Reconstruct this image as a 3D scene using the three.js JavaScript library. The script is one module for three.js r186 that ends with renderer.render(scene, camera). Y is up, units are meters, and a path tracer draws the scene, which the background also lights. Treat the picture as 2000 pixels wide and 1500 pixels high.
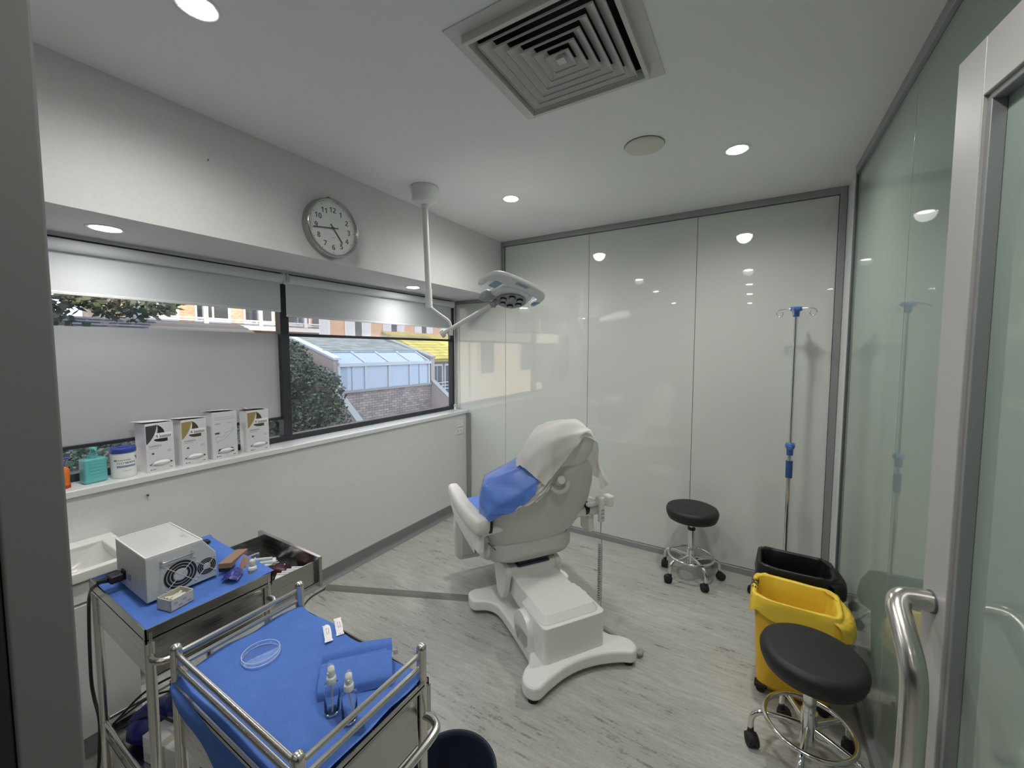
import * as THREE from 'three';
import { RoundedBoxGeometry } from 'three/addons/geometries/RoundedBoxGeometry.js';
import { mergeGeometries } from 'three/addons/utils/BufferGeometryUtils.js';

// ---------------------------------------------------------------- camera, sky, sun, exposure
const scene = new THREE.Scene();
const R = Math.PI / 180;
const camera = new THREE.PerspectiveCamera(2 * Math.atan(750 / 784.8) / R, 4 / 3, 0.02, 200);
camera.position.set(0, 1.56, 0);
camera.rotation.set(-3.71 * R, 31.07 * R, 0.04 * R, 'YXZ');
camera.setViewOffset(2000, 1500, 0, 14, 2000, 1500);
scene.add(camera);

const renderer = new THREE.WebGLRenderer({ antialias: true });
renderer.toneMapping = THREE.LinearToneMapping;
renderer.toneMappingExposure = 1.1;
renderer.shadowMap.enabled = true;

scene.background = new THREE.Color().setRGB(0.74, 0.88, 1.08);
scene.backgroundIntensity = 2.0;

const sun = new THREE.DirectionalLight(new THREE.Color().setRGB(1, 0.78, 0.54), 5.6);
sun.position.set(40, 7.2, 2); sun.target.position.set(0, 0, 0);
sun.castShadow = true; sun.shadow.mapSize.set(2048, 2048);
Object.assign(sun.shadow.camera, { left: -26, right: 26, top: 16, bottom: -16, near: 1, far: 90 });
scene.add(sun, sun.target);

const CEIL = 2.55, LAMP_CD = 3.8;

// ---------------------------------------------------------------- helpers
let seed = 7;
const rnd = () => { seed = (seed * 1664525 + 1013904223) % 4294967296; return seed / 4294967296; };
const rr = (a, b) => a + (b - a) * rnd();
const V = (x, y, z) => new THREE.Vector3(x, y, z);
const lin = (r, g, b) => new THREE.Color().setRGB(r, g, b);
const used = new Map();
function numbered(name) { const n = used.get(name) ?? 0; used.set(name, n + 1); return n ? `${name}_${String(n).padStart(3, '0')}` : name; }
function thing(name, label, category, [x, y, z] = [0, 0, 0], turn = 0, group) {
  const o = new THREE.Group(); o.name = numbered(name); o.position.set(x, y, z); o.rotation.y = turn;
  o.userData = { label, category }; if (group) o.userData.group = group; scene.add(o); return o;
}
function struct(name, label, category) {
  const o = new THREE.Group(); o.name = name; o.userData = { kind: 'structure', label, category }; scene.add(o); return o;
}
function part(parent, name, geo, mat, label) {
  const m = new THREE.Mesh(Array.isArray(geo) ? merge(geo) : geo, mat); m.name = name; m.castShadow = m.receiveShadow = true;
  if (label) m.userData.label = label; parent.add(m); return m;
}
function single(name, geo, mat, label, category, group) {
  const m = new THREE.Mesh(Array.isArray(geo) ? merge(geo) : geo, mat); m.name = numbered(name); m.castShadow = m.receiveShadow = true;
  m.userData = { label, category }; if (group) m.userData.group = group; scene.add(m); return m;
}
function copy(o, pos, turn, label) {
  const c = o.clone(); c.name = numbered(o.name.replace(/_\d{3}$/, '')); c.userData = { ...o.userData }; if (label) c.userData.label = label;
  c.position.set(...pos); c.rotation.y = turn; scene.add(c); return c;
}
function merge(list) {
  return mergeGeometries(list.map((g) => {
    const n = g.index ? g.toNonIndexed() : g.clone();
    for (const k of Object.keys(n.attributes)) if (!['position', 'normal', 'uv'].includes(k)) n.deleteAttribute(k);
    if (!n.attributes.uv) n.setAttribute('uv', new THREE.BufferAttribute(new Float32Array(n.attributes.position.count * 2), 2));
    n.morphAttributes = {}; return n;
  }), false);
}
// box given by its extents, uv in metres
function ext(x0, x1, y0, y1, z0, z1) {
  const w = x1 - x0, h = y1 - y0, d = z1 - z0, g = new THREE.BoxGeometry(w, h, d), uv = g.attributes.uv, p = g.attributes.position, n = g.attributes.normal;
  for (let i = 0; i < uv.count; i++) {
    const X = p.getX(i) + (x0 + x1) / 2, Y = p.getY(i) + (y0 + y1) / 2, Z = p.getZ(i) + (z0 + z1) / 2;
    if (Math.abs(n.getX(i)) > 0.5) uv.setXY(i, Z, Y); else if (Math.abs(n.getY(i)) > 0.5) uv.setXY(i, X, Z); else uv.setXY(i, X, Y);
  }
  return g.translate((x0 + x1) / 2, (y0 + y1) / 2, (z0 + z1) / 2);
}
function rbox(w, h, d, r = 0.004, x = 0, y = 0, z = 0, seg = 2) { return new RoundedBoxGeometry(w, h, d, seg, Math.min(r, w / 2.02, h / 2.02, d / 2.02)).translate(x, y, z); }
const rext = (x0, x1, y0, y1, z0, z1, r = 0.003) => rbox(x1 - x0, y1 - y0, z1 - z0, r, (x0 + x1) / 2, (y0 + y1) / 2, (z0 + z1) / 2);
function cyl(r0, r1, h, x = 0, y = 0, z = 0, seg = 24) { return new THREE.CylinderGeometry(r1, r0, h, seg).translate(x, y + h / 2, z); }
function rod(a, b, r, r2 = r, seg = 12) {
  const A = V(...a), B = V(...b), d = B.clone().sub(A), g = new THREE.CylinderGeometry(r2, r, d.length(), seg);
  g.translate(0, d.length() / 2, 0); g.applyQuaternion(new THREE.Quaternion().setFromUnitVectors(V(0, 1, 0), d.normalize())); return g.translate(...a);
}
function tube(pts, r, n = 40, closed = false, seg = 10, tension = 0.5) {
  return new THREE.TubeGeometry(new THREE.CatmullRomCurve3(pts.map((p) => V(...p)), closed, 'catmullrom', tension), n, r, seg, closed);
}
const ball = (r, x, y, z, seg = 14) => new THREE.SphereGeometry(r, seg, Math.max(8, seg * 0.7 | 0)).translate(x, y, z);
function lathe(prof, seg = 36) { return new THREE.LatheGeometry(prof.map(([r, y]) => new THREE.Vector2(r, y)), seg); }
function extrude(pts, depth, bevel = 0, seg = 2, holes = []) {
  const s = Array.isArray(pts) ? new THREE.Shape(pts.map((p) => new THREE.Vector2(...p))) : pts;
  for (const h of holes) s.holes.push(new THREE.Path(h.map((p) => new THREE.Vector2(...p))));
  return new THREE.ExtrudeGeometry(s, { depth: depth - 2 * bevel, bevelEnabled: bevel > 0, bevelThickness: bevel, bevelSize: bevel, bevelOffset: -bevel, bevelSegments: seg, curveSegments: 16 }).translate(0, 0, bevel);
}
function smoothShape(pts) {
  const c = new THREE.CatmullRomCurve3(pts.map(([x, y]) => V(x, y, 0)), true, 'catmullrom', 0.5).getPoints(pts.length * 8); c.pop();
  return new THREE.Shape(c.map((p) => new THREE.Vector2(p.x, p.y)));
}
// smooth surface through a grid of points, rows x columns
class Polyline extends THREE.Curve { constructor(p) { super(); this.p = p; } getPoint(t) { const n = this.p.length - 1, i = Math.min(n - 1, t * n | 0); return this.p[i].clone().lerp(this.p[i + 1], t * n - i); } }
function patch(grid, nu = 8, nv = 8, wob = 0, straight = false) {
  const Cv = straight ? Polyline : THREE.CatmullRomCurve3, rows = grid.map((r) => new Cv(r.map((p) => V(...p)))), U = (grid[0].length - 1) * nu, W = (grid.length - 1) * nv, pos = [], uv = [], idx = [];
  for (let i = 0; i <= U; i++) {
    const col = new Cv(rows.map((r) => r.getPoint(i / U)));
    for (let j = 0; j <= W; j++) { const p = col.getPoint(j / W); pos.push(p.x + rr(-wob, wob), p.y + rr(-wob, wob), p.z + rr(-wob, wob)); uv.push(i / U, j / W); }
  }
  for (let i = 0; i < U; i++) for (let j = 0; j < W; j++) { const a = i * (W + 1) + j, b = a + W + 1; idx.push(a, b, a + 1, b, b + 1, a + 1); }
  const g = new THREE.BufferGeometry(); g.setAttribute('position', new THREE.Float32BufferAttribute(pos, 3)); g.setAttribute('uv', new THREE.Float32BufferAttribute(uv, 2)); g.setIndex(idx); g.computeVertexNormals(); return g;
}
// sharp crossing folds, pushed along the surface normal
function crease(g, amp) {
  const p = g.attributes.position, n = g.attributes.normal, uv = g.attributes.uv, tri = (t) => Math.abs(((t % 1) + 1) % 1 - 0.5) * 2;
  for (let i = 0; i < p.count; i++) { const u = uv.getX(i), v = uv.getY(i), d = amp * (0.6 * (1 - tri(u * 2.3 + v * 3.1)) ** 3 + 0.5 * (1 - tri(u * 4.1 - v * 2.2 + 0.3)) ** 3 + 0.25 * Math.sin(u * 17 + v * 11)); p.setXYZ(i, p.getX(i) + n.getX(i) * d, p.getY(i) + n.getY(i) * d, p.getZ(i) + n.getZ(i) * d); }
  g.computeVertexNormals(); return g;
}
// loft through closed rings of equal length (open ends are capped with a fan)
function loft(rings) {
  const n = rings[0].length, pos = [], idx = [];
  for (const r of rings) for (const p of r) pos.push(...p);
  for (let k = 0; k < rings.length - 1; k++) for (let i = 0; i < n; i++) { const a = k * n + i, b = k * n + (i + 1) % n; idx.push(a, b, a + n, b, b + n, a + n); }
  for (const [k, flip] of [[0, true], [rings.length - 1, false]]) {
    const c = [0, 0, 0]; for (const p of rings[k]) for (let q = 0; q < 3; q++) c[q] += p[q] / n; const ci = pos.length / 3; pos.push(...c);
    for (let i = 0; i < n; i++) { const a = k * n + i, b = k * n + (i + 1) % n; flip ? idx.push(b, a, ci) : idx.push(a, b, ci); }
  }
  const g = new THREE.BufferGeometry(); g.setAttribute('position', new THREE.Float32BufferAttribute(pos, 3)); g.setAttribute('uv', new THREE.Float32BufferAttribute(new Float32Array(pos.length / 3 * 2), 2)); g.setIndex(idx); g.computeVertexNormals(); return g;
}
// rounded rectangle ring, n points, superellipse
function ring(w, h, n = 28, e = 0.55) { const o = []; for (let i = 0; i < n; i++) { const t = i / n * 2 * Math.PI, c = Math.cos(t), s = Math.sin(t); o.push([w * Math.sign(c) * Math.abs(c) ** e, h * Math.sign(s) * Math.abs(s) ** e]); } return o; }

// ---------------------------------------------------------------- textures
function valueNoise(w, h, fx, fy) {
  const g = new Float32Array(fx * fy); for (let i = 0; i < g.length; i++) g[i] = rnd();
  const o = new Float32Array(w * h), s = (t) => t * t * (3 - 2 * t);
  for (let y = 0; y < h; y++) for (let x = 0; x < w; x++) {
    const u = x / w * fx, v = y / h * fy, i = u | 0, j = v | 0, a = s(u - i), b = s(v - j), i1 = (i + 1) % fx, j1 = (j + 1) % fy;
    o[y * w + x] = (g[j * fx + i] * (1 - a) + g[j * fx + i1] * a) * (1 - b) + (g[j1 * fx + i] * (1 - a) + g[j1 * fx + i1] * a) * b;
  } return o;
}
function layered(w, h, layers) { const o = new Float32Array(w * h); for (const [fx, fy, k] of layers) { const n = valueNoise(w, h, fx, fy); for (let i = 0; i < o.length; i++) o[i] += (n[i] - 0.5) * k; } return o; }
function tex(w, h, fn, srgb, repeat) {
  const d = new Uint8Array(w * h * 4);
  for (let i = 0; i < w * h; i++) { const c = fn(i % w, i / w | 0, i); d[i * 4] = Math.max(0, Math.min(255, c[0])); d[i * 4 + 1] = Math.max(0, Math.min(255, c[1])); d[i * 4 + 2] = Math.max(0, Math.min(255, c[2])); d[i * 4 + 3] = 255; }
  const t = new THREE.DataTexture(d, w, h); t.wrapS = t.wrapT = THREE.RepeatWrapping; t.magFilter = THREE.LinearFilter; t.minFilter = THREE.LinearMipmapLinearFilter; t.generateMipmaps = true;
  if (srgb) t.colorSpace = THREE.SRGBColorSpace; if (repeat) t.repeat.set(...repeat); t.needsUpdate = true; return t;
}
function canvasTex(w, h, draw) { const c = document.createElement('canvas'); c.width = w; c.height = h; const x = c.getContext('2d'); draw(x, w, h); const t = new THREE.CanvasTexture(c); t.colorSpace = THREE.SRGBColorSpace; return t; }

const floorN = layered(1024, 1024, [[22, 180, 0.5], [46, 380, 0.6], [9, 70, 0.35], [5, 9, 0.4], [260, 500, 0.4]]);
const floorMap = tex(1024, 1024, (x, y, i) => { const v = floorN[i], dark = v < -0.38 ? (v + 0.38) * 80 : 0; const b = 174 + v * 28 + dark; return [b, b - 1, b - 8]; }, true, [0.5, 0.5]);
const floorRough = tex(1024, 1024, (x, y, i) => { const b = 96 + floorN[i] * 60; return [b, b, b]; }, false, [0.5, 0.5]);
const plasterN = layered(512, 512, [[180, 180, 0.6], [40, 40, 0.3], [6, 6, 0.25]]);
const plasterMap = tex(512, 512, (x, y, i) => { const b = 217 + plasterN[i] * 7; return [b, b, b - 1]; }, true, [0.8, 0.8]);
const plasterBump = tex(512, 512, (x, y, i) => { const b = 128 + plasterN[i] * 90; return [b, b, b]; }, false, [0.8, 0.8]);
const steelN = layered(512, 512, [[4, 300, 0.8], [9, 460, 0.6], [3, 3, 0.3]]);
const steelRough = tex(512, 512, (x, y, i) => { const b = 88 + steelN[i] * 60; return [b, b, b]; }, false, [2, 2]);
const clothN = layered(512, 512, [[256, 256, 0.8], [120, 120, 0.5], [8, 8, 0.3]]);
const clothBump = tex(512, 512, (x, y, i) => { const b = 128 + clothN[i] * 80; return [b, b, b]; }, false, [3, 3]);
const blueMap = tex(512, 512, (x, y, i) => { const v = clothN[i] * 16; return [72 + v, 110 + v, 184 + v]; }, true, [3, 3]);
const brickN = layered(256, 256, [[60, 60, 0.6], [12, 12, 0.6]]);

// ---------------------------------------------------------------- materials
const std = (o) => new THREE.MeshStandardMaterial(o), phy = (o) => new THREE.MeshPhysicalMaterial(o);
const M = {
  wall: std({ map: plasterMap, bumpMap: plasterBump, bumpScale: 0.0004, roughness: 0.62 }),
  ceiling: std({ color: lin(0.85, 0.86, 0.845), bumpMap: plasterBump, bumpScale: 0.0003, roughness: 0.75 }),
  floor: phy({ map: floorMap, roughnessMap: floorRough, roughness: 1, clearcoat: 0.25, clearcoatRoughness: 0.3 }),
  cove: std({ color: lin(0.2, 0.205, 0.205), roughness: 0.5 }),
  panel: phy({ color: lin(0.66, 0.69, 0.65), roughness: 0.02, ior: 1.8 }),
  mint: phy({ color: lin(0.3, 0.37, 0.32), roughness: 0.02, ior: 1.75 }),
  alu: std({ color: lin(0.36, 0.37, 0.375), metalness: 0.55, roughness: 0.38 }),
  aluDark: std({ color: lin(0.13, 0.14, 0.145), metalness: 0.4, roughness: 0.4 }),
  aluLight: std({ color: lin(0.5, 0.49, 0.47), metalness: 0.25, roughness: 0.45 }),
  whitePaint: std({ color: lin(0.78, 0.79, 0.78), roughness: 0.4 }),
  jamb: std({ color: lin(0.15, 0.158, 0.152), roughness: 0.6 }),
  black: std({ color: lin(0.012, 0.012, 0.014), roughness: 0.5 }),
  frameBlack: std({ color: lin(0.022, 0.024, 0.03), roughness: 0.45 }),
  rubber: std({ color: lin(0.014, 0.014, 0.016), roughness: 0.7 }),
  chrome: std({ color: lin(0.78, 0.78, 0.77), metalness: 1, roughness: 0.13 }),
  steel: std({ color: lin(0.46, 0.455, 0.44), metalness: 1, roughness: 0.62, roughnessMap: steelRough }),
  steelTube: std({ color: lin(0.66, 0.64, 0.6), metalness: 1, roughness: 0.24 }),
  hazyGlass: phy({ color: lin(0.9, 0.9, 0.92), transmission: 0.72, thickness: 0, roughness: 0.02, ior: 1.5 }),
  glass: phy({ color: 0xffffff, transmission: 1, thickness: 0, roughness: 0, ior: 1.5 }),
  screen: phy({ color: lin(0.57, 0.575, 0.585), transmission: 0.5, thickness: 0, roughness: 0.85 }),
  blind: phy({ color: lin(0.72, 0.74, 0.77), roughness: 0.85, transmission: 0.12, thickness: 0, side: THREE.DoubleSide }),
  plasticWhite: std({ color: lin(0.76, 0.77, 0.75), roughness: 0.35 }),
  chair: phy({ color: lin(0.82, 0.82, 0.79), roughness: 0.38, clearcoat: 0.3, clearcoatRoughness: 0.3 }),
  chairShell: phy({ color: lin(0.66, 0.66, 0.63), roughness: 0.42, clearcoat: 0.2, clearcoatRoughness: 0.35 }),
  vinyl: phy({ color: lin(0.74, 0.71, 0.67), roughness: 0.42 }),
  navy: std({ color: lin(0.018, 0.024, 0.045), roughness: 0.6 }),
  blackVinyl: phy({ color: lin(0.014, 0.015, 0.015), roughness: 0.55 }),
  ivBlue: std({ color: lin(0.06, 0.16, 0.46), roughness: 0.4 }),
  ivNavy: std({ color: lin(0.03, 0.08, 0.25), roughness: 0.5 }),
  yellowPlastic: std({ color: lin(0.84, 0.5, 0.03), roughness: 0.5 }),
  yellowBag: phy({ color: lin(0.88, 0.62, 0.06), roughness: 0.38, side: THREE.DoubleSide }),
  blackBag: phy({ color: lin(0.01, 0.01, 0.011), roughness: 0.32, side: THREE.DoubleSide }),
  greyBin: std({ color: lin(0.03, 0.03, 0.032), roughness: 0.5 }),
  blueCloth: std({ map: blueMap, bumpMap: clothBump, bumpScale: 0.0006, roughness: 0.85, side: THREE.DoubleSide }),
  blueSheet: phy({ color: lin(0.1, 0.22, 0.66), roughness: 0.4, clearcoat: 0.3, side: THREE.DoubleSide }),
  whiteSheet: phy({ color: lin(0.86, 0.84, 0.81), roughness: 0.85, transmission: 0.25, thickness: 0, side: THREE.DoubleSide }),
  paper: std({ color: lin(0.78, 0.78, 0.78), roughness: 0.7 }),
  device: std({ color: lin(0.58, 0.59, 0.57), roughness: 0.5 }),
  deviceTop: phy({ color: lin(0.58, 0.59, 0.57), roughness: 0.3, clearcoat: 1, clearcoatRoughness: 0.08 }),
  ceramic: phy({ color: lin(0.78, 0.77, 0.73), roughness: 0.15, clearcoat: 0.5 }),
  teal: phy({ color: lin(0.12, 0.46, 0.47), roughness: 0.4, clearcoat: 0.3 }),
  orange: std({ color: lin(0.72, 0.16, 0.02), roughness: 0.35 }),
  capBlue: std({ color: lin(0.035, 0.06, 0.32), roughness: 0.35 }),
  gloveBlue: phy({ color: lin(0.02, 0.025, 0.2), roughness: 0.35, side: THREE.DoubleSide }),
  cardboard: std({ color: lin(0.25, 0.15, 0.1), roughness: 0.8 }),
  cream: std({ color: lin(0.58, 0.56, 0.46), roughness: 0.7 }),
  duct: std({ color: lin(0.17, 0.17, 0.155), roughness: 0.55 }),
  cable: std({ color: lin(0.012, 0.012, 0.014), roughness: 0.45 }),
  cableGrey: std({ color: lin(0.36, 0.36, 0.35), roughness: 0.5 }),
  petri: phy({ color: 0xffffff, transmission: 1, thickness: 0, roughness: 0.02, ior: 1.5 }),
  lampGrey: std({ color: lin(0.34, 0.36, 0.38), roughness: 0.4 }),
  lampBlue: std({ color: lin(0.3, 0.43, 0.53), roughness: 0.4 }),
  // outside
  mortar: std({ color: lin(0.45, 0.43, 0.42), roughness: 0.95 }),
  concrete: std({ color: lin(0.4, 0.39, 0.38), roughness: 0.9 }),
  slate: [0.27, 0.32, 0.36].map((k) => std({ color: lin(k, k * 1.01, k * 0.93), roughness: 0.9 })),
  yellowTile: [0.5, 0.58].map((k) => std({ color: lin(k * 1.15, k * 0.9, k * 0.22), roughness: 0.9 })),
  darkTile: [0.1, 0.13].map((k) => std({ color: lin(k, k, k * 1.05), roughness: 0.9 })),
  brick: [[0.46, 0.36, 0.33], [0.37, 0.3, 0.28], [0.53, 0.43, 0.4], [0.42, 0.37, 0.35]].map((c) => std({ color: lin(...c), roughness: 0.95 })),
  brickOrange: std({ map: tex(256, 256, (x, y, i) => { const row = y / 8 | 0, m = y % 8 === 0 || (x + (row % 2) * 10) % 21 === 0, v = brickN[i] * 40; return m ? [190, 176, 162] : [186 + v, 154 + v, 130 + v]; }, true, [0.36, 0.4]), roughness: 0.95 }),
  winFrame: std({ color: lin(0.62, 0.64, 0.67), roughness: 0.5 }),
  skyGlass: phy({ color: lin(0.16, 0.2, 0.26), roughness: 0.04, metalness: 0, clearcoat: 1, clearcoatRoughness: 0.02 }),
  netCurtain: std({ color: lin(0.5, 0.57, 0.68), roughness: 0.8 }),
  darkPane: phy({ color: lin(0.05, 0.055, 0.06), roughness: 0.1 }),
  leaf: [[0.1, 0.135, 0.09], [0.16, 0.2, 0.14], [0.07, 0.09, 0.065]].map((c) => std({ color: lin(...c), roughness: 0.7, side: THREE.DoubleSide })),
  bark: std({ color: lin(0.12, 0.1, 0.085), roughness: 0.95 }),
  ground: std({ color: lin(0.16, 0.16, 0.15), roughness: 0.95 }),
};

// ---------------------------------------------------------------- room shell
{
  const f = struct('floor', 'grey streaked vinyl sheet floor', 'floor');
  part(f, 'vinyl_sheet', ext(-2.75, 2.8, -0.12, 0, -3.35, 4.9), M.floor);
  // ceiling with the hole for the air diffuser
  const c = struct('ceiling', 'flat white plaster ceiling', 'ceiling');
  const H = 0.236, vx = -0.585, vz = -1.29;
  const slab = extrude([[-2.75, 3.35], [2.8, 3.35], [2.8, -4.9], [-2.75, -4.9]].map(([a, b]) => [a, b]), 0.2, 0, 1, [[[vx - H, -vz - H], [vx - H, -vz + H], [vx + H, -vz + H], [vx + H, -vz - H]]]);
  slab.rotateX(-Math.PI / 2).translate(0, CEIL, 0);
  part(c, 'plasterboard', slab, M.ceiling);

  const wl = struct('wall_left', 'white plaster window wall with deep bulkhead above', 'wall');
  part(wl, 'plaster', [ext(-2.75, -2.43, 0, 0.945, -3.2, 0.0), ext(-2.75, -2.46, 0.945, 2.05, -0.3, 0.0)], M.wall);
  part(wl, 'bulkhead', ext(-2.75, -2.02, 2.05, CEIL, -3.2, 0.0), M.wall);
  part(wl, 'corridor_side', ext(-2.75, -2.6, 0, CEIL, 0.0, 4.9), M.jamb);
  const sill = struct('trim_1', 'white window sill board', 'window sill');
  part(sill, 'board', rext(-2.62, -2.415, 0.945, 0.975, -3.168, -0.3, 0.004), phy({ color: lin(0.74, 0.75, 0.74), roughness: 0.3, clearcoat: 0.6, clearcoatRoughness: 0.12 }));
  const bb = struct('baseboard_left', 'grey coved vinyl skirting under the window wall', 'skirting');
  const cv = []; for (let i = 0; i <= 8; i++) { const t = i / 8 * Math.PI / 2; cv.push([0.028 - 0.028 * Math.sin(t) , 0.028 - 0.028 * Math.cos(t)]); }
  const cp = [[-0.001, 0], ...cv.map(([a, b]) => [a, b]).reverse().map(([a, b]) => [0.03 - (0.03 - a), b])];
  const prof = [[0, 0], [0.034, 0.0005]]; for (let i = 0; i <= 8; i++) { const t = i / 8 * Math.PI / 2; prof.push([0.034 - 0.03 * Math.sin(t), 0.0305 - 0.03 * Math.cos(t)]); } prof.push([0.004, 0.095], [0, 0.095]);
  part(bb, 'coving', extrude(prof, 3.15).translate(-2.43, 0, -3.16), M.cove);

  // back wall: painted glass panels between metal rails
  const wb = struct('wall_back', 'back wall of pale glossy glass panels in grey metal rails', 'wall');
  part(wb, 'backing', ext(-2.64, 0.6, 0, CEIL, -3.35, -3.186), M.aluDark);
  const px = [[-2.58, -2.526, 0.045, 2.02], [-2.523, -2.02, 0.045, 2.02], [-2.02, -1.985, 0.045, 2.02], [-1.9815, -1.1815, 0.045, 2.505], [-1.1785, -0.3765, 0.045, 2.505], [-0.3735, 0.412, 0.045, 2.505]];
  const panel = (x0, x1, y0, y1) => part(wb, 'glass_panel', rext(x0, x1, y0, y1, -3.185, -3.173, 0.0015), M.panel);
  panel(-2.58, -2.526, 0.976, 2.018); panel(-2.523, -1.9845, 0.045, 2.018); panel(-1.9845 + 0.0005, -1.9818, 2.05, 2.505);
  panel(-1.9815, -1.1815, 0.045, 2.505); panel(-1.1785, -0.3765, 0.045, 2.505); panel(-0.3735, 0.41, 0.045, 2.505);
  part(wb, 'top_rail', rext(-2.02, 0.447, 2.508, CEIL, -3.186, -3.155, 0.002), M.alu);
  part(wb, 'soffit_rail', rext(-2.58, -1.985, 2.02, 2.05, -3.186, -3.155, 0.002), M.alu);
  part(wb, 'stile', rext(-2.02, -1.988, 2.05, 2.508, -3.186, -3.155, 0.002), M.alu);
  part(wb, 'stile', rext(0.412, 0.447, 0.04, 2.508, -3.186, -3.155, 0.002), M.alu);
  part(wb, 'edge_strip', rext(-2.43, -2.385, 0.0, 0.945, -3.172, -3.15, 0.002), M.alu);
  part(wb, 'bottom_rail', rext(-2.385, 0.447, 0.0, 0.043, -3.186, -3.155, 0.002), M.alu);

  // right wall: mint painted glass
  const wr = struct('wall_right', 'right wall of mint green glossy glass panels', 'wall');
  part(wr, 'backing', ext(0.462, 0.65, 0, CEIL, -3.2, -0.05), M.aluDark);
  part(wr, 'white_pier', rext(0.449, 0.47, 0, CEIL, -3.17, -2.9, 0.002), M.whitePaint);
  part(wr, 'stile', rext(0.44, 0.463, 0.04, CEIL, -2.9, -2.868, 0.002), M.aluDark);
  part(wr, 'top_rail', rext(0.434, 0.463, 2.508, CEIL, -2.868, -0.06, 0.002), M.alu);
  part(wr, 'bottom_rail', rext(0.425, 0.463, 0, 0.045, -2.868, -0.06, 0.002), M.alu);
  for (const [a, b] of [[-2.866, -1.9545], [-1.9515, -1.04], [-1.037, -0.13]]) part(wr, 'glass_panel', rext(0.45, 0.462, 0.047, 2.506, a, b, 0.0015), M.mint);
  part(wr, 'corridor_side', [ext(2.7, 2.8, 0, CEIL, -0.1, 4.9), ext(0.65, 2.8, 0, CEIL, -0.2, -0.05)], M.jamb);

  // front partition with the doorway in which the camera stands
  const wf = struct('wall_front', 'front partition with grey door jamb and clear glazing', 'wall');
  part(wf, 'door_jamb', rext(-0.7, -0.6, 0, CEIL, -0.11, -0.0655, 0.003), M.jamb);
  part(wf, 'jamb_seal', rext(-0.7, -0.602, 0, CEIL, -0.065, -0.0, 0.003), M.black);
  part(wf, 'glazing', ext(-2.46, -0.7, 0.06, 2.5, -0.05, -0.04), M.glass);
  part(wf, 'glazing_rail', [ext(-2.46, -0.7, 0, 0.06, -0.085, -0.03), ext(-2.46, -0.7, 2.5, CEIL, -0.085, -0.03)], M.alu);
  part(wf, 'hinge_post', rext(0.47, 0.56, 0, CEIL, -0.13, 0.0, 0.003), M.aluLight);
  part(wf, 'corridor_end', ext(-2.75, 2.8, 0, CEIL, 4.8, 4.95), M.jamb);
}

// ---------------------------------------------------------------- window
{
  const w = struct('window_1', 'long black framed window with two wide lights', 'window');
  const x0 = -2.63, x1 = -2.575, B = 0.975, T = 2.05, F = M.frameBlack;
  part(w, 'frame_head', rext(x0, x1, 2.0, T, -3.166, -0.3), F);
  part(w, 'frame_sill', rext(x0, x1, B, 1.012, -3.166, -0.3), F);
  part(w, 'frame_jamb', rext(x0, x1, 1.012, 2.0, -3.166, -3.125), F);
  part(w, 'frame_jamb', rext(x0, x1, 1.012, 2.0, -0.34, -0.3), F);
  part(w, 'mullion', rext(x0, x1 + 0.004, 1.012, 2.0, -1.487, -1.432), F);
  // right light: two panes, meeting rail
  part(w, 'meeting_rail', rext(-2.612, -2.588, 1.652, 1.672, -3.125, -1.487), F);
  part(w, 'pane', ext(-2.604, -2.6, 1.012, 1.654, -3.125, -1.487), M.glass);
  part(w, 'pane', ext(-2.604, -2.6, 1.67, 2.0, -3.125, -1.487), M.hazyGlass, 'hazy upper pane');
  // left light: frosted screen behind clear glass, with its bottom bar
  part(w, 'pane', ext(-2.622, -2.618, 1.012, 2.0, -1.432, -0.34), M.glass);
  part(w, 'frosted_screen', ext(-2.605, -2.603, 1.135, 1.668, -1.44, -0.335), M.screen, 'hazy grey translucent window screen');
  part(w, 'screen_bar', rext(-2.612, -2.594, 1.118, 1.135, -1.432, -0.34), F);
}
// roller blinds
function blind(z0, z1, bottom, label) {
  const b = thing('roller_blind', label, 'blind', [-2.5, 2.03, (z0 + z1) / 2], 0);
  const L = z1 - z0;
  part(b, 'roller', new THREE.CylinderGeometry(0.026, 0.026, L, 24).rotateX(Math.PI / 2).translate(0, -0.028, 0), M.blind);
  part(b, 'fabric', ext(-0.0225, -0.021, bottom - 2.03 + 0.012, -0.03, -L / 2, L / 2), M.blind);
  part(b, 'bottom_bar', rbox(0.008, 0.014, L, 0.003, -0.022, bottom - 2.03 + 0.007, 0), M.plasticWhite);
  for (const s of [-1, 1]) part(b, 'bracket', [rbox(0.05, 0.062, 0.006, 0.002, -0.002, -0.028, s * (L / 2 + 0.006)), rod([0, -0.028, s * L / 2], [0, -0.028, s * (L / 2 + 0.01)], 0.012)], M.plasticWhite);
  return b;
}
blind(-1.41, -0.34, 1.797, 'white roller blind over the hazy screened window');
const bl2 = blind(-3.04, -1.445, 1.772, 'white roller blind over the clear window beside the surgical lamp');
part(bl2, 'chain', tube([[0.012, -0.03, -0.81], [0.014, -0.5, -0.81], [0.014, -1.0, -0.808], [0.012, -1.03, -0.812], [0.008, -1.0, -0.818], [0.008, -0.5, -0.816], [0.006, -0.03, -0.812]], 0.0022, 60, false, 6), M.plasticWhite);
part(bl2, 'chain_holder', [rbox(0.02, 0.034, 0.014, 0.005, 0.012, -1.03, -0.81), new THREE.TorusGeometry(0.014, 0.004, 8, 20).rotateY(Math.PI / 2).translate(0.012, -1.005, -0.812)], M.plasticWhite);

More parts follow.
